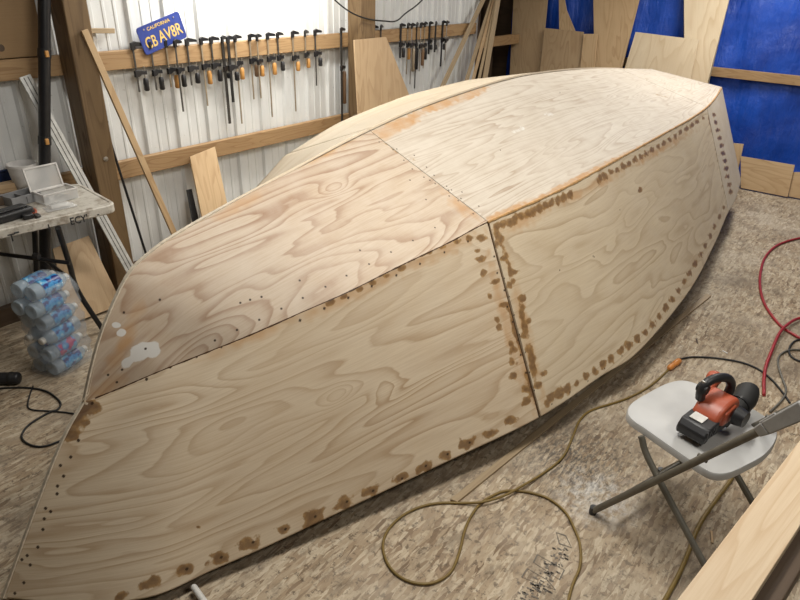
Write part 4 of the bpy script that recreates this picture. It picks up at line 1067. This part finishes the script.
cord('power_cable', [(806, 350), (790, 350), (780, 355), (778, 364), (782, 378), (786, 390), (782, 400), (770, 412)], .0055, 'greytube', 'grey cable dropping from the loop to behind the chair seat')
cord('air_hose', [(840, 232), (800, 238), (778, 245), (766, 256), (761, 270), (760, 285), (763, 300), (770, 313), (781, 326), (793, 334), (806, 341), (830, 350)], .0085, 'redhose', 'red air hose curving down across the floor at the right', cat='hose')
cord('air_hose', [(830, 313), (800, 318), (787, 325), (779, 334), (772, 350), (766, 366), (764, 380), (764, 395)], .0085, 'redhose', 'red air hose end leading down behind the chair', cat='hose', zs=[.0095, .018, .029, .031, .024, .0095, .0095, .0095])
cord('extension_cord', [(734, 474), (728, 484), (716, 500), (704, 517), (696, 532), (690, 548), (684, 563), (676, 580), (664, 602), (650, 630)], .0075, 'yellowcord', 'short run of yellow and grey cord on the floor beneath the chair')
cord('power_cable', [(790, 420), (815, 415), (835, 425)], .006, 'redhose', 'red cord scrap at the right frame edge behind the chair back')

# ------------------------------------------------------------------ folding chair
SZ = .452
spx = [(627, 412), (631, 403), (645, 394), (664, 384), (679, 380), (693, 382), (716, 391), (745, 404), (768, 418), (777, 429), (776, 441), (765, 455), (746, 466), (730, 473), (716, 474), (702, 468), (672, 448), (645, 429), (632, 420)]
so = crc([fz(x, y, SZ) for x, y in spx], 4)
sc0 = sum(so) / len(so)
chair = thing('folding_chair', 'grey metal folding chair with a pale plastic seat holding the red sander', 'chair', (sc0[0], sc0[1], 0))
def ringscale(f, dz): return [sc0 + (p - sc0) * f + np.array([0, 0, dz]) for p in so]
v = []; rings = [ringscale(.96, -.030), ringscale(1.0, -.026), ringscale(1.0, -.006), ringscale(.985, 0), ringscale(.93, -.002), ringscale(.5, -.008)]
for r_ in rings: v += [tuple(p) for p in r_]
n_ = len(so); f = [[k * n_ + i, k * n_ + (i + 1) % n_, (k + 1) * n_ + (i + 1) % n_, (k + 1) * n_ + i] for k in range(5) for i in range(n_)] + [list(range(n_))[::-1], [5 * n_ + i for i in range(n_)]]
b = MB(); b.v = v; b.f = f; b.uv = [(0, 0)] * sum(len(q) for q in f); b.build('seat', M['seat'], chair, True)
A_ = fz(593, 511, .012)
dd_ = fz(716, 474, SZ) - fz(632, 418, SZ); dd_[2] = 0; dd_ /= np.linalg.norm(dd_)     # front -> back
ww = np.array([-dd_[1], dd_[0], 0]); ww = ww if ww[0] > 0 else -ww                   # near -> far
pn_ = ww
T1 = fpl(757, 432, A_, pn_); T2 = A_ + (T1 - A_) * (.84 - A_[2]) / (T1[2] - A_[2])
CW = .40
print('CHAIR tube at 757:', T1, 'top', T2)
MB().tube([A_, T2], .0125, 14).build('long_frame_tube', M['greytube'], chair, True)
MB().tube([A_ + ww * CW, T2 + ww * CW], .0125, 14).build('long_frame_tube', M['greytube'], chair, True)
in_ = ww * .028
La = fpl(641, 436, A_ + in_, pn_); Lb = fpl(704, 560, A_ + in_, pn_); Lf = ext(La, Lb, .012)
Kn = fpl(654, 470, A_ + in_, pn_)
for s_ in (0, CW - .056):
    MB().tube(cr([La + ww * s_, Kn + ww * s_, Lf + ww * s_], 6), .0115, 12).build('leg', M['greytube'], chair, True)
# cross bars
m1 = A_ + (T2 - A_) * .13; MB().tube([m1, m1 + ww * CW], .009, 10).build('crossbar', M['greytube'], chair, True)
m2 = Kn * .35 + Lf * .65; MB().tube([m2, m2 + ww * (CW - .056)], .009, 10).build('crossbar', M['greytube'], chair, True)
for q in (A_, A_ + ww * CW, Lf, Lf + ww * (CW - .056)):
    MB().lathe([(.001, -.011), (.014, -.011), (.015, .0), (.014, .02), (.001, .021)], q, n=12).build('foot_cap', M['black'], chair, True)
# pivot rivet and seat brackets
for s_ in (0, CW):
    MB().box(A_ + (T1 - A_) * .72 + ww * (s_ + (.012 if s_ == 0 else -.012)) + np.array([0, 0, .0]), (.010, .035, .016), math.atan2(dd_[1], dd_[0]) + PI / 2).build('seat_bracket', M['greytube'], chair, bevel=.003)
# backrest with plastic sleeve brackets
dT = (T2 - A_) / np.linalg.norm(T2 - A_)
for s_ in (0, CW):
    q0 = T1 + ww * s_ + dT * .005; q1 = T2 + ww * s_ + dT * .01
    up = np.cross(dT, ww); up = up if up[2] > 0 else -up
    b = MB(); q1m = q0 + dT * .035
    def rg(c, a, e): return [c - ww * a - up * e, c + ww * a - up * e, c + ww * a + up * e, c - ww * a + up * e]
    b.quadsolid(rg(q0, .013, .014), rg(q1m, .016, .019)); b.quadsolid(rg(q1m, .016, .019), rg(q1, .017, .024)); b.build('back_sleeve', M['bracket'], chair, bevel=.004)
    MB().tube([q0 + dT * .03 + up * .018 - ww * .010, q0 + dT * .085 + up * .022 - ww * .010], .004, 8).build('sleeve_rib', M['bracket'], chair, True)
bk0 = T1 + dT * .14 + up * .0; bk1 = T2
MB().slab([bk0 + ww * .012, bk1 + ww * .012, bk1 + ww * (CW - .012), bk0 + ww * (CW - .012)], -up * .014).build('backrest', M['seat'], chair, bevel=.005)

# ------------------------------------------------------------------ red sander on the chair
SC = fz(712, 425, SZ + .0); SC[2] = SZ + .001
fr = fz(693, 436, SZ); bk = fz(762, 388, SZ)
sx = bk - fr; sx[2] = 0; sx /= np.linalg.norm(sx); sy = np.array([-sx[1], sx[0], 0])   # sx: nose -> tail ; sy: left
sand = thing('belt_sander', 'red and black handheld belt sander with dust bag on the chair seat', 'sander', fr)
def sp_(a, b_, c_): return fr + sx * a * 1.12 + sy * b_ * 1.12 + np.array([0, 0, c_ * 1.12 + .002])
MS = Matrix(((sx[0], sy[0], 0), (sx[1], sy[1], 0), (0, 0, 1)))
# base with belt
MB().box(sp_(.055, 0, .022), (.15, .095, .040), M=MS).build('base', M['black'], sand, bevel=.012, bseg=3)
for a in (-.012, .122):
    MB().tube([sp_(a, -.042, .021), sp_(a, .042, .021)], .021, 16).build('roller', M['rubber'], sand, True)
bl = MB(); prof = [(-.033, .021), (-.026, .006), (-.012, -.0005), (.122, -.0005), (.136, .006), (.143, .021), (.136, .036), (.122, .0425), (-.012, .0425), (-.026, .036)]
bl.slab([sp_(a, -.036, c_) for a, c_ in prof], sy * .072); bl.build('belt', M['brownwood'], sand, bevel=.003)
# front cover, black, with sticker
MB().slab([sp_(a, -.05, c_) for a, c_ in ((-.040, .012), (-.040, .040), (-.022, .060), (.035, .066), (.035, .045), (.0, .04))], sy * .10).build('nose_cover', M['black'], sand, bevel=.006)
MB().slab([sp_(-.012, -.018, .0625), sp_(.022, -.018, .066), sp_(.022, .022, .066), sp_(-.012, .022, .0625)], (0, 0, .002)).build('sticker', M['pvc'], sand)
for s_ in (-1,):
    for k in range(4): MB().box(sp_(-.030 + .014 * k, s_ * .049, .045), (.006, .006, .026), M=MS).build('vent_fin', M['blackmetal'], sand, bevel=.001)
# red body, stepped
MB().slab([sp_(a, -.046, c_) for a, c_ in ((.025, .040), (.018, .062), (.040, .092), (.075, .108), (.128, .110), (.150, .090), (.150, .040))], sy * .092).build('body', M['red'], sand, bevel=.012, bseg=3)
MB().slab([sp_(a, -.052, c_) for a, c_ in ((.050, .040), (.055, .085), (.110, .098), (.125, .080), (.125, .040))], sy * .104).build('side_cover', M['red'], sand, bevel=.008, bseg=3)
MB().tube([sp_(.100, -.06, .070), sp_(.100, -.090, .070)], [.034, .028], 18).build('motor_housing', M['black'], sand, True)
# loop handle
hp = [sp_(.045, .03, .100), sp_(.038, .03, .135), sp_(.055, .026, .158), sp_(.095, .015, .163), sp_(.135, .005, .150), sp_(.160, .0, .118), sp_(.155, 0, .080)]
MB().tube(cr(hp, 7), .0155, 12).build('handle', M['black'], sand, True)
MB().tube([sp_(.042, .044, .138), sp_(.042, .014, .138)], .0165, 14).build('front_grip', M['rubber'], sand, True)
MB().tube([sp_(.042, .030, .155), sp_(.042, .030, .164)], .008, 10).build('knob', M['steel'], sand, True)
# red port and black dust bag
MB().tube(cr([sp_(.135, .045, .080), sp_(.170, .058, .098), sp_(.195, .062, .112)], 4), [.018, .018, .02, .022, .025, .027, .027, .025, .018], 14).build('dust_port', M['red'], sand, True)
bag = cr([sp_(.150, -.02, .045), sp_(.175, -.03, .050), sp_(.215, -.03, .060), sp_(.25, -.02, .066), sp_(.268, -.01, .068)], 5)
MB().tube(bag, list(np.interp(np.linspace(0, 1, len(bag)), [0, .15, .5, .85, 1], [.024, .034, .040, .038, .020])), 18).build('dust_bag', M['rubber'], sand, True)
MB().tube([bag[6], bag[7]], .0405, 18).build('bag_band', M['blackmetal'], sand, True)

# ------------------------------------------------------------------ plank in the right foreground, on two sawhorses
PZ = .90
a0, a1 = fz(677, 600, PZ), fz(800, 440, PZ); b0, b1 = fz(752, 600, PZ), fz(800, 535, PZ)
pd = a1 - a0; pd /= np.linalg.norm(pd)
pe = (b0 - a0) - pd * np.dot(b0 - a0, pd)
s0_ = a0 - pd * .62; s1_ = a1 + pd * .12
o = MB().slab([s0_, s1_, s1_ + pe, s0_ + pe], (0, 0, -.030)).build('fresh_plank', M['plank'], bevel=.0015); tag(o, 'wide fresh pale plank in the right foreground', 'plank')
print('PLANK', a0, a1, np.linalg.norm(pe))
db0 = s0_ + pe * .30 - np.array([0, 0, .0305]); db1 = s1_ + pe * .30 - np.array([0, 0, .0305])
o = MB().slab([db0, db1, db1 + pe * 1.1, db0 + pe * 1.1], (0, 0, -.06)).build('dark_timber', M['dark_lumber'], bevel=.003); tag(o, 'dark old timber lying under the fresh pale plank', 'timber')
def sawhorse(c, label):
    c = np.array(c, float); r = thing('sawhorse', label, 'sawhorse', (c[0], c[1], 0)); w = pe / np.linalg.norm(pe)
    MB().slab([c - w * .22 - pd * .02, c + w * .22 - pd * .02, c + w * .22 + pd * .02, c - w * .22 + pd * .02], (0, 0, -.09)).build('beam', M['dark_lumber'], r, bevel=.002)
    for s_ in (-.16, .16):
        for e_ in (-1, 1):
            t_ = c + w * s_ + pd * .03 * e_ + np.array([0, 0, -.03]); b_ = np.array([*(c + w * (s_ * 1.4) + pd * .13 * e_)[:2], .0])
            MB().tube([b_, t_], .02, 6).build('leg', M['dark_lumber'], r)
mid = pe / 2
sawhorse(s0_ + pd * .25 + mid - np.array([0, 0, .091]), 'dark sawhorse under the near end of the fresh plank')
# white pipe end at the bottom edge
q0 = fz(193, 586, .03); q1 = fz(232, 640, .02)
o = MB().tube([q0, q0 * .98 + q1 * .02, q1], [.008, .0105, .0105], 14).build('white_pipe', M['pvc'], smooth=True); tag(o, 'white pipe end poking in at the bottom edge below the hull', 'pipe')

# floor ink stamps (grade marks printed on the OSB)
def fl3(x, y, z=.0008): return fz(x, y, z)
stc = fz(545, 565); stamp = thing('floor_stamp', 'smudged grey grade stamp printed on the floor sheet inside the cord loop', 'stamp', stc)
def outl(p):
    st = MB(); P = [np.array(q, float) for q in p]; c_ = sum(P) / len(P)
    I = [q + (c_ - q) / np.linalg.norm(c_ - q) * 1.3 for q in P]
    n__ = len(P); v = [tuple(fl3(*q)) for q in P] + [tuple(fl3(*q)) for q in I] + [tuple(fl3(*q, .0014)) for q in P] + [tuple(fl3(*q, .0014)) for q in I]; f = []
    for k in range(n__):
        k2 = (k + 1) % n__; f += [[k, k2, n__ + k2, n__ + k], [2 * n__ + k, 3 * n__ + k, 3 * n__ + k2, 2 * n__ + k2], [k, 2 * n__ + k, 2 * n__ + k2, k2], [n__ + k, n__ + k2, 3 * n__ + k2, 3 * n__ + k]]
    st.v = v; st.f = f; st.uv = [(0, 0)] * (16 * n__); st.build('printed_frame', M['stampink'], stamp)
outl([(556, 532), (566, 535), (572, 548), (559, 544)]); outl([(537, 554), (565, 570), (560, 580), (533, 562)]); outl([(527, 568), (548, 580), (556, 590), (521, 577)])
rr = random.Random(4); st = MB()
for (x0_, y0_, x1_, y1_, n__) in ((550, 546, 566, 560, 22), (543, 560, 562, 572, 24), (530, 570, 550, 592, 30), (514, 580, 540, 600, 30)):
    for k in range(n__):
        x = rr.uniform(x0_, x1_); y = rr.uniform(y0_, y1_); l_ = rr.uniform(1, 4.5)
        st.slab([fl3(x, y), fl3(x + l_, y + l_ * .5), fl3(x + l_ - .4, y + l_ * .5 + 1.2), fl3(x - .4, y + 1.2)], (0, 0, .0006))
st.build('printed_marks', M['stampink'], stamp)
# wood scraps on the floor
for i, (x, y, a_, l_, lb) in enumerate(((697, 341, .4, .05, 'tiny dark splinter on the floor right of the hull'), (725, 352, 1.2, .03, 'pale paper scrap on the floor behind the chair'), (712, 537, .3, .06, 'small wood chip on the floor under the chair'))):
    q = fz(x, y, .003); o = MB().box(q, (l_, .008, .004), a_).build('wood_chip', M[['dark_lumber', 'tub', 'plytan'][i]], bevel=.001); tag(o, lb, 'scrap')
